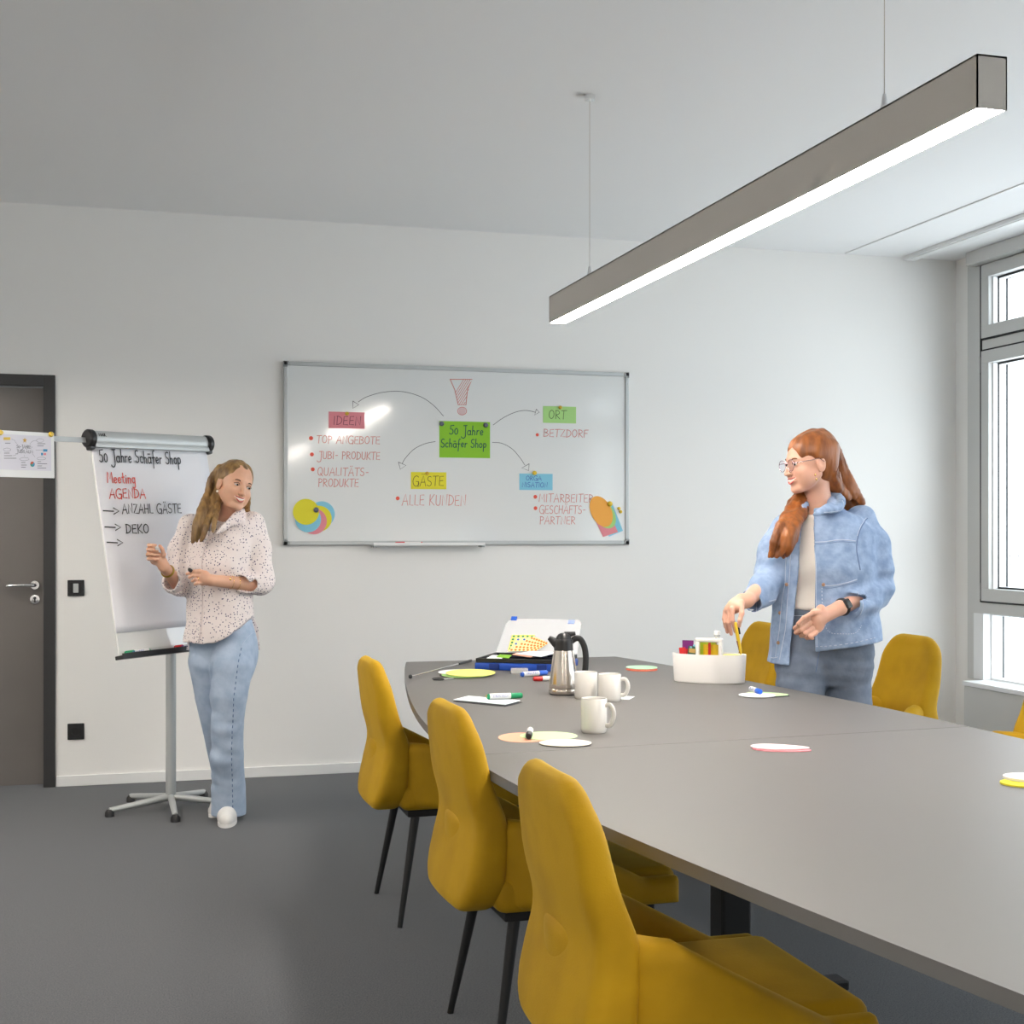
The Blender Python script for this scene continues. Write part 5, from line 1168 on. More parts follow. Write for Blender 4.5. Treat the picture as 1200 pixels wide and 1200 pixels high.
# left hand (right in the photo): relaxed, fingers to the left
pL = L(237, 677.5, -0.205); v.cap(wrL, pL, 0.0235, 0.026, 0.012); v.cap(L(240, 673, -0.21), L(237, 682, -0.20), 0.018, 0.017, 0.012)
for (k0, k1, tip) in (((236, 669.8), (228, 669.8), (219.2, 672.3)), ((234.8, 674.0), (227, 674.2), (221.8, 676.6)), ((235, 678.8), (229, 679.3), (225.3, 681.0)), ((236, 683.0), (231, 683.8), (228.3, 684.8))):
    finger(v, [L(*k0, -0.215), L(*k1, -0.238), L(*tip, -0.232)], 0.0086)
finger(v, [L(243, 672.5, -0.20), L(234, 669, -0.185), L(226, 669.5, -0.190)], 0.0100)
body = v.obj('body', M_skin, W1)
M_brow1 = mat('brown_brow', (0.12, 0.06, 0.03), 0.8)
Mh = head_parts(Hc, RH, W1, M_brow1, look=0.30)
# earring
for s_ in (-1,):
    b = BM(); sphere(b, Mh @ Vector((s_*0.079, -0.004, -0.047)), 0.0055, u=14, v=10); obj('pearl_earring', b, mat('pearl', (0.85, 0.80, 0.72), 0.2, coat=0.6), W1, smooth=True)
# blouse
v = Vol((-0.34, -0.33, 0.72), (0.26, 0.26, 1.44), 0.0042)
ZS = zs_(600, 606, 613, 625, 645, 662, 685, 705, 730, 748, 768)
v.chain([L(224, 616, 0.04), L(215, 645, 0.03), L(211.5, 683, -0.01)], [0.056, 0.062, 0.058], 0.03)
v.cap(L(211.5, 684, -0.02), L(203.5, 683, -0.10), 0.056, 0.050, 0.02)
v.chain([L(296, 615, 0.025), L(303, 645, 0.01), L(306.5, 680, -0.03)], [0.058, 0.060, 0.060], 0.03)
v.cap(L(305, 684, -0.04), L(287, 683.5, -0.105), 0.054, 0.046, 0.02)
# cuffs: rolled edge rings with open mouths
def cuff(a, b, r_, h_=0.012):
    a = np.array(a); b = np.array(b); v.cap(a, b, r_, r_*0.98, 0.008)
def open_mouth(a, d, r_):
    d = np.array(d)/np.linalg.norm(d); a = np.array(a)
    # flat cut beyond the cuff plane, then a pocket around the forearm
    def cut(X, Y, Z): 
        q = (X-a[0])*d[0]+(Y-a[1])*d[1]+(Z-a[2])*d[2]; rr = np.sqrt((X-a[0])**2+(Y-a[1])**2+(Z-a[2])**2); return np.maximum(-q, rr-r_*1.9)
    v.op(cut, a-r_*1.9, a+r_*1.9, 0.004, 's'); v.cap(a-d*0.05, a+d*0.05, r_*0.74, r_*0.86, 0.004, 's')
v.add_noise(0.005, 55, 8, lo=L(196, 700, -0.18), hi=L(225, 650, 0.1), stretch=(0.5, 0.5, 1.2)); v.add_noise(0.0022, 40, 9, lo=L(278, 700, -0.18), hi=L(322, 640, 0.1), stretch=(0.6, 0.6, 1.2))
open_mouth(L(201, 681.5, -0.125), np.array(wrR)-np.array(elR), 0.050)
open_mouth(L(281.5, 683, -0.125), np.array(wrL)-np.array(elL), 0.046)
v.loft(ZS, [X_(q) for q in (268, 267, 264, 262, 259.5, 258.5, 258, 258.5, 259.5, 260.5, 262)], [0.035, 0.03, 0.025, 0.02, 0.0, -0.01, 0.0, 0.0, 0.0, 0.0, 0.0],
       [0.066, 0.090, 0.140, 0.160, 0.158, 0.155, 0.150, 0.150, 0.158, 0.175, 0.198], [0.058, 0.065, 0.080, 0.100, 0.122, 0.130, 0.125, 0.122, 0.128, 0.134, 0.140], 0.02, rot=-0.28)
# hem: rises to the side slits
zb = L(0, 752)[2]; zt = L(0, 728)[2]; zback = L(0, 764)[2]; cxh = X_(260)
def hem(X, Y, Z):
    x = (X-cxh)*math.cos(0.28)-(Y)*math.sin(0.28)*1.0; yv = (X-cxh)*math.sin(0.28)+Y*math.cos(0.28)
    side = np.clip(np.abs((X-cxh-0.0)/0.165), 0, 1.2); front = zb+(zt-zb)*np.clip(X-cxh+0.02, 0, 1)**1.6/0.145**1.6
    back_ = zback+0*X; w_ = np.clip((Y-0.035)/0.012, 0, 1); zc = front*(1-w_)+back_*w_
    return Z-zc
v.op(hem, (-0.3, -0.3, 0.70), (0.26, 0.26, 1.0), 0.004, 's')
# hollow the hem so the blouse hangs around the jeans
v.loft([zb-0.2, zb, zb+0.04, zb+0.07], [cxh]*4, [0.0]*4, [0.150, 0.150, 0.140, 0.11], [0.118, 0.116, 0.105, 0.08], 0.006, 's', rot=-0.28)
# open collar
v.chain([L(264, 598, -0.10), L(256, 612, -0.125), L(248.5, 626, -0.14)], [0.036, 0.026, 0.006], 0.008, 's')
v.chain([L(272, 592, 0.0), L(268, 606, 0.0)], [0.058, 0.056], 0.006, 's')
# collar flaps
v.chain([L(283, 597.5, 0.02), L(277, 606, -0.060), L(266, 615, -0.100), L(250.5, 626.5, -0.135)], [0.012, 0.016, 0.013, 0.007], 0.008, n=3)
v.chain([L(284, 601, 0.01), L(282, 610, -0.06), L(272, 614.5, -0.096)], [0.010, 0.012, 0.009], 0.006, n=3)
v.chain([L(252, 603, 0.0), L(244, 612, -0.07), L(246.5, 625, -0.13)], [0.012, 0.016, 0.008], 0.008, n=3)
v.add_noise(0.0040, 26, 1, stretch=(1, 1, 0.45)); v.add_noise(0.0030, 62, 5, stretch=(1, 0.8, 0.55))
# drape folds from the bust to the hem
blouse = v.obj('blouse', M_blouse, W1)
b = BM(); pl = snap_curve(blouse, [(L(x_, y_)[0], L(x_, y_)[2]) for x_, y_ in [(247.5-8.0*t-1.5*math.sin(t*6), 628+122*t) for t in [i/30 for i in range(31)]]], 0.0005); 
if len(pl) > 3: tube(b, pl, 0.0105, 8, flat=0.22); obj('button_placket', b, M_blouse, W1, auto=60)
for t in (0.05, 0.27, 0.50, 0.72, 0.93):
    if len(pl) > 3:
        q = pl[int(t*(len(pl)-1))]; b = BM(); lathe(b, [(0, 0.0035), (0.0045, 0.003), (0.005, 0), (0, 0)], 12, Matrix.Translation(q+Vector((0, -0.001, 0))) @ Matrix.Rotation(PI/2, 4, 'X')); obj('button', b, M_white, W1)
# jeans
v = Vol((-0.24, -0.20, 0.02), (0.22, 0.42, 1.02), 0.0042)
v.loft(zs_(716, 735, 752, 770, 790, 803), [X_(q) for q in (259, 260, 260.5, 260.5, 260, 260)], [0.02, 0.022, 0.025, 0.03, 0.035, 0.04], [0.128, 0.145, 0.156, 0.158, 0.140, 0.12], [0.098, 0.105, 0.108, 0.104, 0.09, 0.07], 0.03, rot=-0.25, p=2.5)
v.chain([L(275, 745, -0.02), L(272, 778, -0.045), L(267.8, 815, -0.06), L(267, 850, -0.06), L(266.5, 885, -0.04), L(267, 922, 0.0), L(267.5, 951, 0.025)], [0.080, 0.096, 0.084, 0.071, 0.073, 0.076, 0.079], 0.009)
v.chain([L(243, 775, 0.03), L(249, 815, 0.06), L(255, 855, 0.09), L(262, 895, 0.18), L(268, 925, 0.25)], [0.088, 0.080, 0.066, 0.062, 0.066], 0.003)
v.chain([L(246.5, 757, -0.120), L(247.0, 780, -0.112), L(247.0, 815, -0.06), L(246, 850, -0.03)], [0.010, 0.016, 0.016, 0.008], 0.006, 's', n=3)
v.add_noise(0.0022, 34, 2, stretch=(1, 1, 0.5)); v.add_noise(0.006, 42, 4, lo=L(235, 935, -0.16), hi=L(300, 815, 0.3), stretch=(0.45, 0.45, 1.5)); v.add_noise(0.0022, 60, 12, lo=L(215, 800, -0.2), hi=L(300, 755, 0.2), stretch=(0.4, 0.4, 1.6))
jeans = v.obj('jeans', M_jeans1, W1)
b = BM(); ol = snap_curve(jeans, [(L(x_, y_)[0], L(x_, y_)[2]) for x_, y_ in [(np.interp(t, [0, .3, .6, 1], [288, 281, 277.5, 275.5]), 757+190*t) for t in [i/60 for i in range(61)]]], 0.0)
for i in range(0, len(ol)-1, 2): tube(b, [ol[i], ol[i+1]], 0.0022, 6)
obj('side_seam', b, M_stitchd, W1)
b = BM(); ol = snap_curve(jeans, [(L(x_, y_)[0], L(x_, y_)[2]) for x_, y_ in [(297-9*t-3*math.sin(t*3.1), 741+22*t) for t in [i/14 for i in range(15)]]], 0.0); 
if len(ol) > 2: tube(b, ol, 0.0015, 6); obj('pocket_seam', b, M_stitch, W1)
# shoes
M_shoe = mat('white_leather', (0.72, 0.71, 0.69), 0.5)
def shoe(heel, yaw, m=M_shoe):
    vv = Vol((-0.07, -0.24, -0.005), (0.07, 0.09, 0.12), 0.004)
    vv.chain([(0, 0.03, 0.045), (0, -0.04, 0.042), (0, -0.11, 0.034), (0, -0.165, 0.028)], [0.036, 0.037, 0.040, 0.030], 0.02); vv.cap((0, 0.03, 0.04), (0, 0.02, 0.085), 0.036, 0.034, 0.02)
    vv.op(lambda X, Y, Z: Z-0.004+0*X+0*Y, (-0.1, -0.3, -0.1), (0.1, 0.1, 0.004), 0.003, 's')
    o = vv.obj('shoe', m, None)
    b = BM(); ol = [(0.043*math.cos(t)*(1-0.12*math.sin(t)), -0.06+0.138*math.sin(t)) for t in [2*PI*i/40 for i in range(40)]]; prism(b, ol, 0, 0.016); s_ = obj('sole', b, M_white, o)
    o.location = (heel[0], heel[1], 0); o.rotation_euler = (0, 0, yaw); return o
for a_, yw in ((L(267.5, 951, 0.03), 0.15), ((L(268, 925, 0.25)[0], 0.25, 0), -0.2)):
    s_ = shoe(a_, yw); s_.parent = W1
# hair
v = Vol((-0.26, -0.26, 1.24), (0.22, 0.20, 1.70), 0.0036)
Rn = np.array(RH.to_3x3()); 
def HL(x, y, z): q = RH.to_3x3() @ Vector((x, y, z)); return (Hc[0]+q.x, Hc[1]+q.y, Hc[2]+q.z)
v.ell(HL(0, 0.022, 0.038), (0.083, 0.094, 0.086), 0.01, R=RH)
v.ell(HL(0, 0.045, 0.0), (0.072, 0.066, 0.085), 0.02, R=RH)
# carve the face opening
v.ell(HL(0, -0.112, -0.030), (0.066, 0.088, 0.108), 0.012, 's', R=RH)
v.ell(HL(-0.065, -0.055, -0.048), (0.034, 0.064, 0.064), 0.022, 's', R=RH)
v.ell(HL(0.065, -0.060, -0.048), (0.034, 0.050, 0.064), 0.022, 's', R=RH)
r_ = random.Random(4)
GU = [([L(259, 548, 0.0), L(250, 562, 0.005), L(245, 580, -0.02), L(238, 598, -0.09), L(232, 618, -0.13), L(228, 635, -0.145)], 0.026),
      ([L(257, 560, 0.01), L(251, 578, -0.01), L(247, 598, -0.07), L(240, 618, -0.13), L(234, 634, -0.145)], 0.022),
      ([L(256, 572, 0.0), L(255, 588, -0.04), L(252, 605, -0.10), L(248, 624, -0.15)], 0.016),
      ([L(288, 566, 0.06), L(290, 584, 0.08), L(289, 600, 0.03), L(291, 610, -0.03)], 0.016),
      ([L(282, 578, 0.07), L(285, 592, 0.06), L(286, 603, 0.0)], 0.016),
      ([L(266, 560, 0.09), L(262, 585, 0.10), L(258, 612, 0.12), L(255, 640, 0.13)], 0.05)]
for pts, sp in GU:
    for q in range(5 if sp < 0.04 else 8):
        o_ = rnd3(r_, sp*0.45); o_[2] *= 0.3; v.chain([tuple(np.array(p)+o_*(0.6 if i == 0 else 1)) for i, p in enumerate(pts)], [sp*0.55]*(len(pts)-1)+[sp*0.22], 0.005, n=3)
v.add_noise(0.0022, 150, 6, stretch=(1, 1, 0.12))
hair = v.obj('hair', M_hair1, W1)
strand_mesh([(p, s_*0.85) for p, s_ in GU[:5]], M_hair1, hair, 34, 0.0013, 0.02, seed=5)
# jewellery
def ring_on(a, b, t, r_, wire, name, m):
    a, b = Vector(a), Vector(b); c_ = a+(b-a)*t; u, w_ = frame_basis(b-a); bb = BM(); tube(bb, [c_+(u*math.cos(2*PI*k/28)+w_*math.sin(2*PI*k/28))*r_ for k in range(28)], wire, 8, closed=True, flat=2.0 if wire > 0.002 else 1.0); return obj(name, bb, m, W1, auto=60)
ring_on(elR, wrR, 0.80, 0.0285, 0.0035, 'bangle', mat('olive_gold_bangle', (0.42, 0.28, 0.04), 0.35, metal=0.6))
ring_on(elL, wrL, 0.62, 0.0305, 0.0011, 'bracelet', M_gold); q = ring_on(elL, wrL, 0.50, 0.0320, 0.0012, 'bracelet', M_gold)
b = BM(); sphere(b, L(270, 678.8, -0.185), 0.0045, (1, 0.6, 1.4), 12, 8); obj('bracelet_charm', b, M_gold, q, smooth=True)
ring_on(L(235, 678.8, -0.215), L(229, 679.3, -0.238), 0.6, 0.0092, 0.0012, 'finger_ring', M_gold)
# markers and cap held in her hands
def world_of(person, p): return Matrix.Translation(person.location) @ Matrix.Rotation(person.rotation_euler.z, 4, 'Z') @ Vector(p)
b = BM(); a, c2 = Vector(L(184.5, 642, -0.262)), Vector(L(182, 646.5, -0.150)); d_ = (a-c2).normalized()
tube(b, [c2, c2+d_*0.02, a-d_*0.012], [0.0065, 0.008, 0.008], 14); tube(b, [a-d_*0.012, a-d_*0.004, a+d_*0.004], [0.0062, 0.0055, 0.003], 12)
o = obj('held_marker', b, M_white, auto=50); o.location = W1.location; o.rotation_euler = W1.rotation_euler; tag(o, 'white marker held in the raised hand of the woman in the dotted blouse', 'marker')
b = BM(); a, c2 = Vector(L(221.5, 667.2, -0.262)), Vector(L(227, 671.5, -0.205)); tube(b, [a, a+(c2-a)*0.15, c2], [0.006, 0.0085, 0.0085], 14)
o = obj('pen_top', b, M_black, auto=50); o.location = W1.location; o.rotation_euler = W1.rotation_euler; tag(o, 'black marker cap between the fingers of the lowered hand at the blouse', 'cap')
# ------------------------------------------------------------------ woman at the table in the denim jacket
W2, L = person_frame(960, 5.22, 'red-haired woman with glasses in an open denim jacket standing at the table')
def zs_(*a): return [L(0, y)[2] for y in a]
def X_(px, y=0.0): return L(px, 700, y)[0]
Hc = L(948.0, 543.0, -0.01); RH = Matrix.Rotation(math.radians(-3), 4, 'Y') @ Matrix.Rotation(math.radians(-72), 4, 'Z') @ Matrix.Rotation(math.radians(2), 4, 'X')
def HL(x, y, z): q = RH.to_3x3() @ Vector((x, y, z)); return (Hc[0]+q.x, Hc[1]+q.y, Hc[2]+q.z)
v = Vol((-0.42, -0.42, -0.01), (0.32, 0.22, 1.76), 0.0035)
fn, lo, hi = head_fn(Hc, RH); v.op(fn, lo, hi, 0.01)
v.chain([L(957, 565, 0.01), L(957.5, 585, 0.02), L(962, 602, 0.03)], [0.050, 0.049, 0.062], 0.02)
v.loft(zs_(600, 612, 640, 665, 705, 745, 790), [X_(q) for q in (965, 965, 964, 963, 962, 963, 963)], [0.03, 0.03, 0.02, 0.01, 0.02, 0.02, 0.02], [0.07, 0.125, 0.135, 0.125, 0.115, 0.135, 0.14], [0.05, 0.06, 0.088, 0.092, 0.085, 0.09, 0.09], 0.03, rot=-0.3)
hipL, kneeL, ankL = L(990, 800, 0.02), L(993, 895, 0.0), L(992, 995, 0.04); hipR, kneeR, ankR = L(938, 800, 0.0), L(934, 895, -0.02), L(934, 995, 0.02)
v.chain([hipL, kneeL, ankL], [0.072, 0.050, 0.036], 0.03); v.chain([hipR, kneeR, ankR], [0.072, 0.050, 0.036], 0.03)
for a_ in (ankL, ankR): v.cap(a_, (a_[0]-0.02, a_[1]-0.11, 0.035), 0.034, 0.025)
shL, elL, wrL = L(1012, 615, 0.04), L(1030, 692, 0.0), L(984, 712.5, -0.19)
shR, elR, wrR = L(925, 620, 0.02), L(902, 678, -0.02), L(876, 703.5, -0.20)
v.chain([shL, elL, wrL], [0.046, 0.038, 0.0255], 0.02); v.chain([shR, elR, wrR], [0.046, 0.038, 0.0255], 0.02)
# her left hand: loose fist before the hip
v.cap(wrL, L(957, 726, -0.225), 0.026, 0.028, 0.012); v.cap(L(962, 714, -0.225), L(960, 733, -0.220), 0.018, 0.020, 0.012); v.cap(L(954, 718, -0.235), L(958, 737, -0.230), 0.015, 0.015, 0.012)
for (k0, k1, tip) in (((947, 724.5), (937, 732.5), (931.5, 736.0)), ((949, 730.5), (938.5, 738.0), (933, 741.5)), ((952, 736.5), (943.5, 742.5), (939, 745.0)), ((956, 741.5), (949.5, 746.0), (946.0, 747.5))):
    finger(v, [L(*k0, -0.240), L(*k1, -0.250), L(*tip, -0.222), L(tip[0]+6, tip[1]+0.5, -0.208)], 0.0098)
finger(v, [L(966, 717, -0.23), L(953, 718, -0.252), L(942, 724, -0.262), L(935, 731, -0.262)], 0.0100)
# her right hand: palm down, fingers and thumb pinching the yellow stick
v.cap(wrR, L(861, 710, -0.215), 0.0255, 0.026, 0.012); v.cap(L(868, 702, -0.21), L(859, 712, -0.215), 0.020, 0.022, 0.012); v.cap(L(853, 714.5, -0.205), L(865.5, 711, -0.235), 0.015, 0.016, 0.012)
for (k0, k1, tip) in (((858, 713), (858.5, 728), (861.8, 740)), ((854.5, 714.5), (854.0, 730), (857.0, 743)), ((851.5, 716), (850.2, 729), (852.5, 740.5)), ((850, 716), (848.6, 725), (850.2, 734.5))):
    j = {858: 0, 854.5: 1, 851.5: 2, 850: 3}[k0[0]]; dy = -0.24+0.018*j
    finger(v, [L(*k0, dy), L(*k1, dy-0.008), L(*tip, dy)], 0.0088)
finger(v, [L(869, 706, -0.235), L(869.3, 719, -0.262), L(867.2, 727, -0.266), L(866.2, 733.5, -0.262)], 0.0105)
body = v.obj('body', M_skin2, W2)
M_brow2 = mat('auburn_brow', (0.20, 0.07, 0.02), 0.8)
Mh = head_parts(Hc, RH, W2, M_brow2, look=0.1)
for px, py in ((955.3, 556.5), (956.6, 561.5)):
    b = BM(); sphere(b, L(px, py, -0.085), 0.0035, (1, 1, 1.5), 10, 8); obj('earring', b, M_gold, W2, smooth=True)
# glasses
gl = thing('glasses', 'thin metal glasses with round lenses on the red-haired woman', 'glasses', W2.location, -YAW)
M_wire = mat('rose_metal_wire', (0.55, 0.42, 0.45), 0.25, metal=0.9); M_lens = pane_mat('spectacle_lens', (0.97, 0.96, 0.98))
for s_ in (-1, 1):
    b = BM(); tube(b, [Mh @ Vector((s_*0.032+0.024*math.cos(a*PI/16)*(1.0), -0.098+0.008*abs(math.cos(a*PI/16))*0, -0.003+0.022*math.sin(a*PI/16))) for a in range(32)], 0.0013, 6, closed=True); fr = obj('rim', b, M_wire, gl, auto=60)
    b = BM(); Ml_ = Mh @ Matrix.Translation((s_*0.032, -0.098, -0.003)) @ Matrix.Rotation(PI/2, 4, 'X'); prism(b, ellipse(0.0235, 0.0215, 28), -0.0005, 0.0005, Ml_); obj('lens', b, M_lens, gl)
    b = BM(); tube(b, [Mh @ Vector(p) for p in ((s_*0.056, -0.096, 0.004), (s_*0.074, -0.088, 0.006), (s_*0.0800, -0.030, 0.010), (s_*0.0815, -0.004, 0.016), (s_*0.080, 0.020, 0.000))], 0.0014, 6); obj('temple', b, M_wire, gl, auto=60)
b = BM(); tube(b, smooth_pts([Mh @ Vector(p) for p in ((-0.009, -0.0985, 0.004), (0, -0.101, 0.008), (0.009, -0.0985, 0.004))], 4), 0.0012, 6); obj('bridge', b, M_wire, gl)
# t-shirt
v = Vol((-0.22, -0.22, 0.92), (0.24, 0.20, 1.46), 0.0045)
v.loft(zs_(603, 612, 640, 665, 690, 714), [X_(q) for q in (960, 962, 960, 959, 958.5, 958)], [0.02, 0.02, 0.01, -0.005, 0.005, 0.0], [0.075, 0.125, 0.148, 0.142, 0.130, 0.130], [0.075, 0.085, 0.102, 0.108, 0.100, 0.105], 0.02, rot=-0.3)
v.add_noise(0.0035, 38, 3, stretch=(1, 1, 1.3)); tee = v.obj('t_shirt', M_tee, W2)
# jeans
v = Vol((-0.30, -0.22, 0.02), (0.30, 0.24, 1.10), 0.0048)
v.loft(zs_(706, 715, 735, 760, 785, 803), [X_(q) for q in (960, 961, 964, 966, 966, 966)], [0.01]*6, [0.128, 0.138, 0.165, 0.186, 0.182, 0.155], [0.098, 0.105, 0.118, 0.125, 0.115, 0.095], 0.03, rot=-0.22, p=2.4)
v.chain([L(941, 785, -0.025), L(936, 830, -0.04), L(934, 895, -0.03), L(934, 960, -0.005), L(934, 1006, 0.01)], [0.098, 0.090, 0.074, 0.068, 0.070], 0.012)
v.chain([L(990, 785, 0.01), L(992, 830, 0.0), L(993, 895, 0.0), L(992, 960, 0.02), L(992, 1006, 0.03)], [0.104, 0.094, 0.074, 0.068, 0.070], 0.012)
v.add_noise(0.0022, 30, 21, stretch=(1, 1, 0.8)); v.add_noise(0.0025, 60, 22, lo=L(905, 840, -0.25), hi=L(1025, 745, 0.2), stretch=(0.4, 0.4, 1.5)); jeans = v.obj('jeans', M_jeans2, W2)
for a_, yw in ((L(992, 1006, 0.03), -0.35), (L(934, 1006, 0.01), -0.45)):
    s_ = shoe(a_, yw); s_.parent = W2
for nm, pts, mm, rr in (('fly_seam', [(957-3*t-6*t*t, 722+62*t) for t in [i/16 for i in range(17)]], M_stitchd, 0.0016), ('waistband', [(921+26*i/12, 712.5-0.6*i/12) for i in range(13)], M_stitch, 0.0014), ('waistband', [(921+26*i/12, 720.5-0.6*i/12) for i in range(13)], M_stitch, 0.0014)):
    c_ = snap_curve(jeans, [(L(*p)[0], L(*p)[2]) for p in pts], 0.0)
    if len(c_) > 2: b = BM(); tube(b, c_, rr, 6); obj(nm, b, mm, W2)
# denim jacket: outer shell minus inside, open at the front
v = Vol((-0.38, -0.31, 0.80), (0.34, 0.28, 1.50), 0.0045)
TH_ = 0.013
zsJ = zs_(590, 598, 606, 620, 645, 665, 690, 715, 745, 785)
cxJ = [X_(q) for q in (965, 966, 967, 967, 966.5, 966, 966, 966.5, 967.5, 968)]; cyJ = [0.03, 0.03, 0.03, 0.025, 0.015, 0.0, 0.0, 0.0, 0.0, 0.0]
rxJ = [0.066, 0.095, 0.140, 0.180, 0.190, 0.190, 0.190, 0.196, 0.208, 0.222]; ryJ = [0.062, 0.078, 0.100, 0.125, 0.145, 0.150, 0.148, 0.150, 0.154, 0.160]
SL = [L(1009, 610, 0.045), L(1021, 640, 0.03), L(1026, 670, 0.01), L(1027, 690, -0.01)]
v.chain(SL, [0.062, 0.066, 0.066, 0.066], 0.03); v.chain([L(1027, 691, -0.015), L(1014, 703, -0.08), L(999, 708, -0.145)], [0.064, 0.058, 0.052], 0.02)
v.chain([L(921, 618, 0.03), L(909, 645, 0.01), L(902, 675, -0.02)], [0.058, 0.062, 0.062], 0.03); v.chain([L(901, 679, -0.03), L(890, 694, -0.10), L(881, 703, -0.145)], [0.060, 0.054, 0.047], 0.02)
v.add_noise(0.007, 48, 33, lo=L(985, 725, -0.22), hi=L(1050, 665, 0.10), stretch=(0.5, 0.5, 1.3)); v.add_noise(0.008, 48, 34, lo=L(872, 722, -0.22), hi=L(915, 655, 0.08), stretch=(0.5, 0.5, 1.3))
def mouth(a, d, r_):
    d = np.array(d)/np.linalg.norm(d); a = np.array(a)
    def cut(X, Y, Z): q = (X-a[0])*d[0]+(Y-a[1])*d[1]+(Z-a[2])*d[2]; rr = np.sqrt((X-a[0])**2+(Y-a[1])**2+(Z-a[2])**2); return np.maximum(-q, rr-r_*2.2)
    v.op(cut, a-r_*2.2, a+r_*2.2, 0.004, 's'); v.cap(a-d*0.055, a+d*0.05, r_*0.80, r_*0.88, 0.004, 's')
mouth(L(994.5, 709, -0.155), np.array(wrL)-np.array(elL), 0.050); mouth(L(881, 706, -0.150), np.array(wrR)-np.array(elR), 0.046)
v.loft(zsJ, cxJ, cyJ, rxJ, ryJ, 0.02, rot=-0.22)
# folds before hollowing
v.add_noise(0.0045, 26, 31, stretch=(1, 1, 0.6)); v.add_noise(0.0028, 62, 32, stretch=(0.9, 0.8, 0.55))
v.loft([zsJ[-1]-0.15]+[z for z in reversed(zsJ)], list(reversed(cxJ+[cxJ[-1]])), list(reversed(cyJ+[0.0])), [q-TH_ for q in reversed(rxJ+[rxJ[-1]])], [q-TH_ for q in reversed(ryJ+[ryJ[-1]])], 0.006, 's', rot=-0.22)
# front opening between the two panel edges, in photograph rows
ro = np.array([zs_(q)[0] for q in (600, 620, 640, 680, 712, 740, 800)]); xl = np.array([X_(q) for q in (939, 935, 931.5, 928, 925, 922, 917)]); xr = np.array([X_(q) for q in (951, 948, 947, 946.5, 946, 946, 946.5)]); oi = np.argsort(ro)
def opening(X, Y, Z):
    z = Z[0, 0]; a = np.interp(z, ro[oi], xl[oi])[None, None, :]; c_ = np.interp(z, ro[oi], xr[oi])[None, None, :]
    return np.maximum(np.maximum(a-X, X-c_), Y+0.02)
v.op(opening, (-0.2, -0.32, 0.79), (0.1, 0.0, zs_(588)[0]), 0.004, 's')
v.chain([L(952, 590, -0.10), L(948, 603, -0.11), L(943, 615, -0.12)], [0.040, 0.030, 0.012], 0.006, 's')
v.chain([L(957, 580, 0.02), L(960, 600, 0.02)], [0.057, 0.060], 0.006, 's')
# hem line: left panel hangs lower
def hemJ(X, Y, Z):
    zl, z0, z1 = zs_(777)[0], zs_(760.5)[0], zs_(748.5)[0]
    zc = np.where(X < X_(934), zl, z0+(z1-z0)*np.clip((X-X_(946))/(X_(1033)-X_(946)), 0, 1))
    return Z-zc+0*Y
v.op(hemJ, (-0.4, -0.4, 0.7), (0.4, 0.4, 1.0), 0.004, 's')
# collar
v.chain([L(975, 577, 0.045), L(985, 586, -0.01), L(982, 595, -0.075), L(966, 599.5, -0.11)], [0.014, 0.017, 0.015, 0.010], 0.008, n=3)
v.chain([L(971, 585, 0.02), L(975, 592, -0.05), L(966, 597, -0.10), L(955, 603, -0.125)], [0.016, 0.017, 0.014, 0.008], 0.008, n=3)
v.chain([L(945, 590, 0.0), L(938, 600, -0.07), L(932, 616, -0.125)], [0.012, 0.014, 0.008], 0.008, n=3)
jacket = v.obj('denim_jacket', M_denim, W2)
def seam(name, pts, r_=0.0016, m=M_stitch, dash=False, lift=0.0):
    P_ = smooth_pts([Vector((p[0], p[1], 0)) for p in pts], 10); c_ = snap_curve(jacket, [(L(p.x, p.y, -0.13)[0], L(p.x, p.y, -0.13)[2]) for p in P_], lift)
    if len(c_) < 3: return
    segs, cur = [], [c_[0]]
    for a, b_ in zip(c_[:-1], c_[1:]):
        if (a-b_).length > 0.03: segs.append(cur); cur = []
        cur.append(b_)
    segs.append(cur); b = BM()
    for s_ in segs:
        if len(s_) < 2: continue
        if dash:
            for i in range(0, len(s_)-1, 2): tube(b, [s_[i], s_[i+1]], r_, 5)
        else: tube(b, s_, r_, 6)
    obj(name, b, m, jacket)
seam('placket_seam', [(955.5, 618), (956, 660), (956, 700), (956.3, 757)]); seam('placket_edge', [(948.3, 625), (948, 680), (947.8, 757)], 0.0018)
seam('placket_seam', [(926, 640), (922, 690), (918, 730), (914, 772)]); seam('placket_edge', [(930.5, 640), (926.5, 690), (923, 740), (917.5, 775)], 0.0018)
seam('yoke_seam', [(954.5, 635.5), (968, 634.8), (985, 632.5), (1003, 634)], 0.0022); seam('yoke_seam', [(954.5, 637.8), (968, 637), (985, 634.8), (1003, 636)], 0.0013, M_stitchd)
seam('shoulder_seam', [(1026, 607), (1014, 616), (1007, 628), (1004, 645), (1007, 668)], 0.0022, M_stitchd); seam('shoulder_seam', [(1024.5, 606.5), (1012.5, 615.5), (1005.5, 628)], 0.0014)
seam('pocket_top', [(962.5, 686), (975, 686), (990, 683), (1003, 679)], 0.0026); seam('pocket_edge', [(962.5, 686), (962.5, 705), (964, 725), (970, 740), (985, 742), (1000, 741), (1009, 732)], 0.0016, M_stitch, True); seam('pocket_top', [(963.5, 688.5), (976, 688.5), (1003, 682)], 0.0013, M_stitchd)
seam('pocket_top', [(900, 704.5), (909, 703)], 0.0024); seam('pocket_edge', [(909, 703), (906.5, 725), (904.5, 752)], 0.0014)
seam('hem_seam', [(949, 757.5), (970, 756.5), (1000, 752), (1027, 747)], 0.0018, M_stitch, True); seam('hem_seam', [(905.5, 771), (911, 774), (916, 772)], 0.0016)
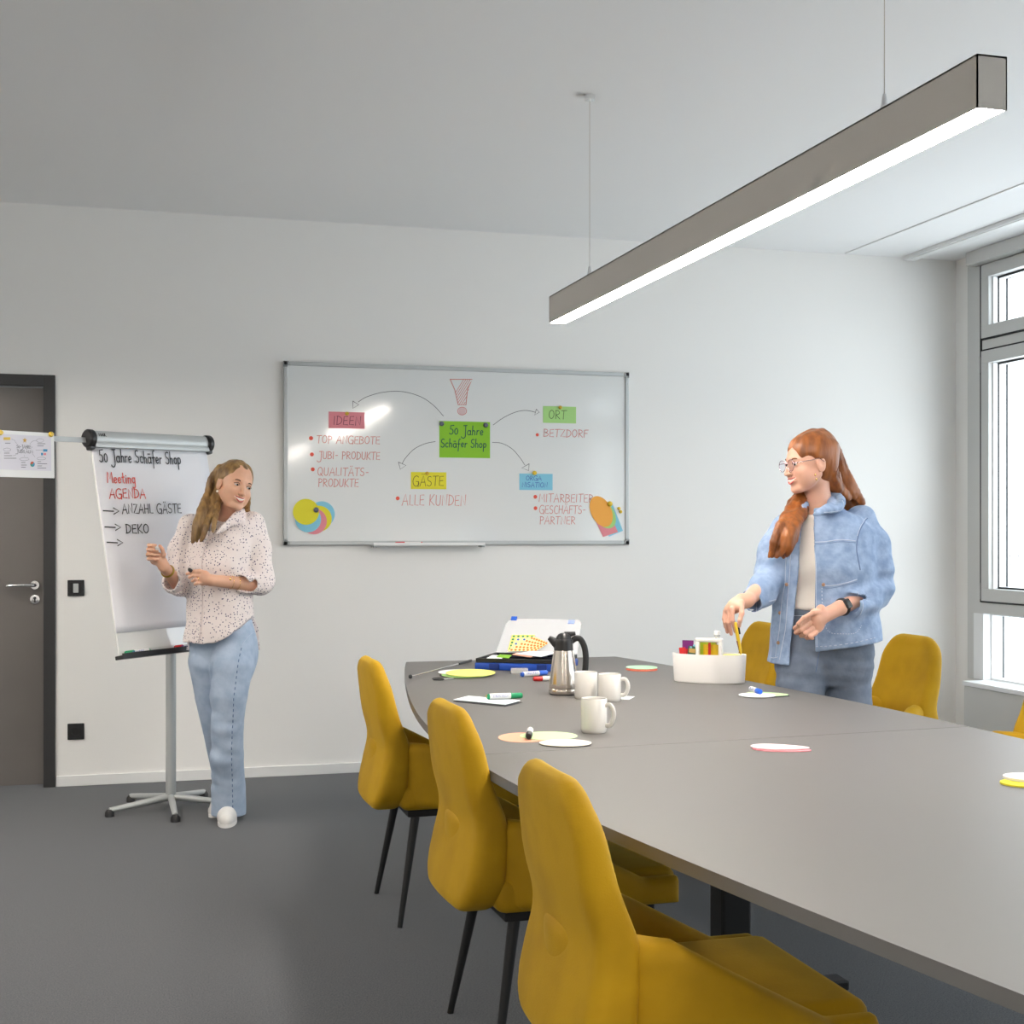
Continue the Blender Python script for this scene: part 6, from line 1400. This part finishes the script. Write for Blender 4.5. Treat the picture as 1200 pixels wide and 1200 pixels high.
seam('collar_edge', [(993.0, 586), (991.5, 596), (979, 599.5), (966, 600.5)], 0.0018); seam('cuff_seam', [(1002, 693), (1007, 706), (1004, 720)], 0.0016); seam('cuff_seam', [(885, 696), (889, 706), (886, 716)], 0.0016)
for px, py in ((951.5, 667), (952.5, 704), (925.5, 651), (924.5, 685.5), (918.3, 719.5), (916.5, 755), (964, 685)):
    c_ = snap_curve(jacket, [(L(px, py, -0.13)[0], L(px, py, -0.13)[2])], 0.001)
    if c_: b = BM(); lathe(b, [(0, 0.004), (0.005, 0.0035), (0.007, 0.001), (0.007, 0), (0, 0)], 14, Matrix.Translation(c_[0]) @ Matrix.Rotation(PI/2, 4, 'X')); obj('button', b, mat('copper_button', (0.45, 0.26, 0.16), 0.35, metal=0.8), jacket)
# watch
a, c2 = Vector(elL), Vector(wrL); t = 0.95; cc = a+(c2-a)*t; u, w_ = frame_basis(c2-a); dd = (c2-a).normalized()
wt = thing('smart_watch', 'black smart watch on the wrist of the woman in denim', 'watch', W2.location, -YAW)
b = BM(); tube(b, [cc+(u*math.cos(2*PI*k/28)+w_*math.sin(2*PI*k/28))*0.0300 for k in range(28)], 0.0080, 8, closed=True, flat=0.30); 
obj('strap', b, M_black, wt, auto=60)
nrm = Vector((0.15, -0.93, 0.30)); nrm = (nrm-dd*nrm.dot(dd)).normalized(); sd = dd.cross(nrm); Rw = Matrix((sd, dd, nrm)).transposed().to_4x4(); Mw_ = Matrix.Translation(cc+nrm*0.0315) @ Rw
b = BM(); box(b, -0.019, 0.019, -0.0165, 0.0165, -0.005, 0.005, 0.005, 3, M=Mw_); obj('watch_case', b, M_black, wt, auto=50)
b = BM(); box(b, -0.015, 0.015, -0.013, 0.013, 0.0048, 0.0056, 0.001, M=Mw_); obj('watch_glass', b, mat('black_glass', (0.01, 0.01, 0.012), 0.08, coat=0.8), wt)
# yellow stick in her right hand
a, c2 = Vector(L(861.6, 729, -0.250)), Vector(L(868.3, 767, -0.245)); dd = (c2-a).normalized()
rt = thing('yellow_cutter', 'yellow and black pen-like tool held over the caddy by the woman in denim', 'tool', W2.location, -YAW)
b = BM(); tube(b, [a, a+dd*0.006, a+dd*0.05, a+dd*0.105, c2], [0.006, 0.0085, 0.0085, 0.0080, 0.003], 14, flat=0.8); obj('yellow_body', b, M_yellow, rt, auto=50)
b = BM(); tube(b, [a+dd*0.004+Vector((0.008, -0.003, 0)), a+dd*0.045+Vector((0.008, -0.003, 0))], 0.0040, 10); obj('black_slider', b, M_black, rt, auto=50)
b = BM(); tube(b, [a+dd*0.07+Vector((-0.006, -0.004, 0)), a+dd*0.118+Vector((-0.003, -0.003, 0))], [0.003, 0.0015], 8); obj('dark_edge', b, mat('brown_edge', (0.22, 0.04, 0.03), 0.5), rt)
# hair: swept back cap, half-up clip, length down the back and one mass over the front shoulder
v = Vol((-0.28, -0.26, 1.16), (0.24, 0.24, 1.80), 0.0038)
v.ell(HL(0, 0.018, 0.038), (0.084, 0.098, 0.087), 0.01, R=RH); v.ell(HL(0, 0.045, 0.052), (0.074, 0.078, 0.078), 0.02, R=RH); v.ell(HL(0, 0.055, -0.01), (0.066, 0.062, 0.075), 0.02, R=RH)
v.ell(HL(0, -0.120, -0.036), (0.090, 0.082, 0.108), 0.010, 's', R=RH)
for s_ in (-1, 1): v.ell(HL(s_*0.080, -0.050, -0.060), (0.042, 0.068, 0.078), 0.024, 's', R=RH)
GU = [([L(975, 522, 0.02), L(982, 542, 0.04), L(989, 560, 0.05), L(999, 576, 0.06), L(1008, 590, 0.08)], 0.028),
      ([L(968, 535, -0.02), L(975, 556, -0.01), L(982, 572, 0.02), L(992, 584, 0.05)], 0.030),
      ([L(966, 550, 0.06), L(972, 572, 0.09), L(984, 592, 0.13), L(992, 615, 0.17)], 0.055),
      ([L(948, 566, 0.09), L(938, 584, 0.06), L(932, 604, -0.06), L(924, 625, -0.15), L(918, 640, -0.165), L(914, 652, -0.165)], 0.036),
      ([L(944, 572, 0.06), L(930, 596, -0.03), L(918, 616, -0.14), L(911, 634, -0.17), L(906, 651, -0.165)], 0.030),
      ([L(946, 575, 0.08), L(934, 590, 0.0), L(928, 612, -0.11), L(925, 632, -0.16), L(919, 646, -0.165)], 0.030)]
r_ = random.Random(8)
for gi, (pts, sp) in enumerate(GU):
    for q in range(7):
        o_ = rnd3(r_, sp*0.55); o_[2] *= 0.3; wv = 0.007 if gi >= 3 else 0.002
        v.chain([tuple(np.array(p)+o_*(0.6 if i == 0 else 1)+np.array([wv*math.sin(i*2.2+q), wv*math.cos(i*1.7+q), 0])) for i, p in enumerate(pts)], [sp*0.50]*(len(pts)-1)+[sp*0.20], 0.005, n=3)
v.add_noise(0.0028, 120, 16, stretch=(1, 1, 0.25))
hair = v.obj('hair', M_hair2, W2)
strand_mesh([(p, s_*0.95) for i, (p, s_) in enumerate(GU) if i != 2], M_hair2, hair, 44, 0.0014, 0.02, seed=9, wave=0.006)
b = BM(); tube(b, smooth_pts([HL(-0.045, 0.085, 0.045), HL(-0.030, 0.108, 0.030), HL(0.01, 0.118, 0.022)], 5), 0.006, 10); obj('hair_clip', b, mat('lilac_clip', (0.50, 0.50, 0.75), 0.25), hair, auto=60)
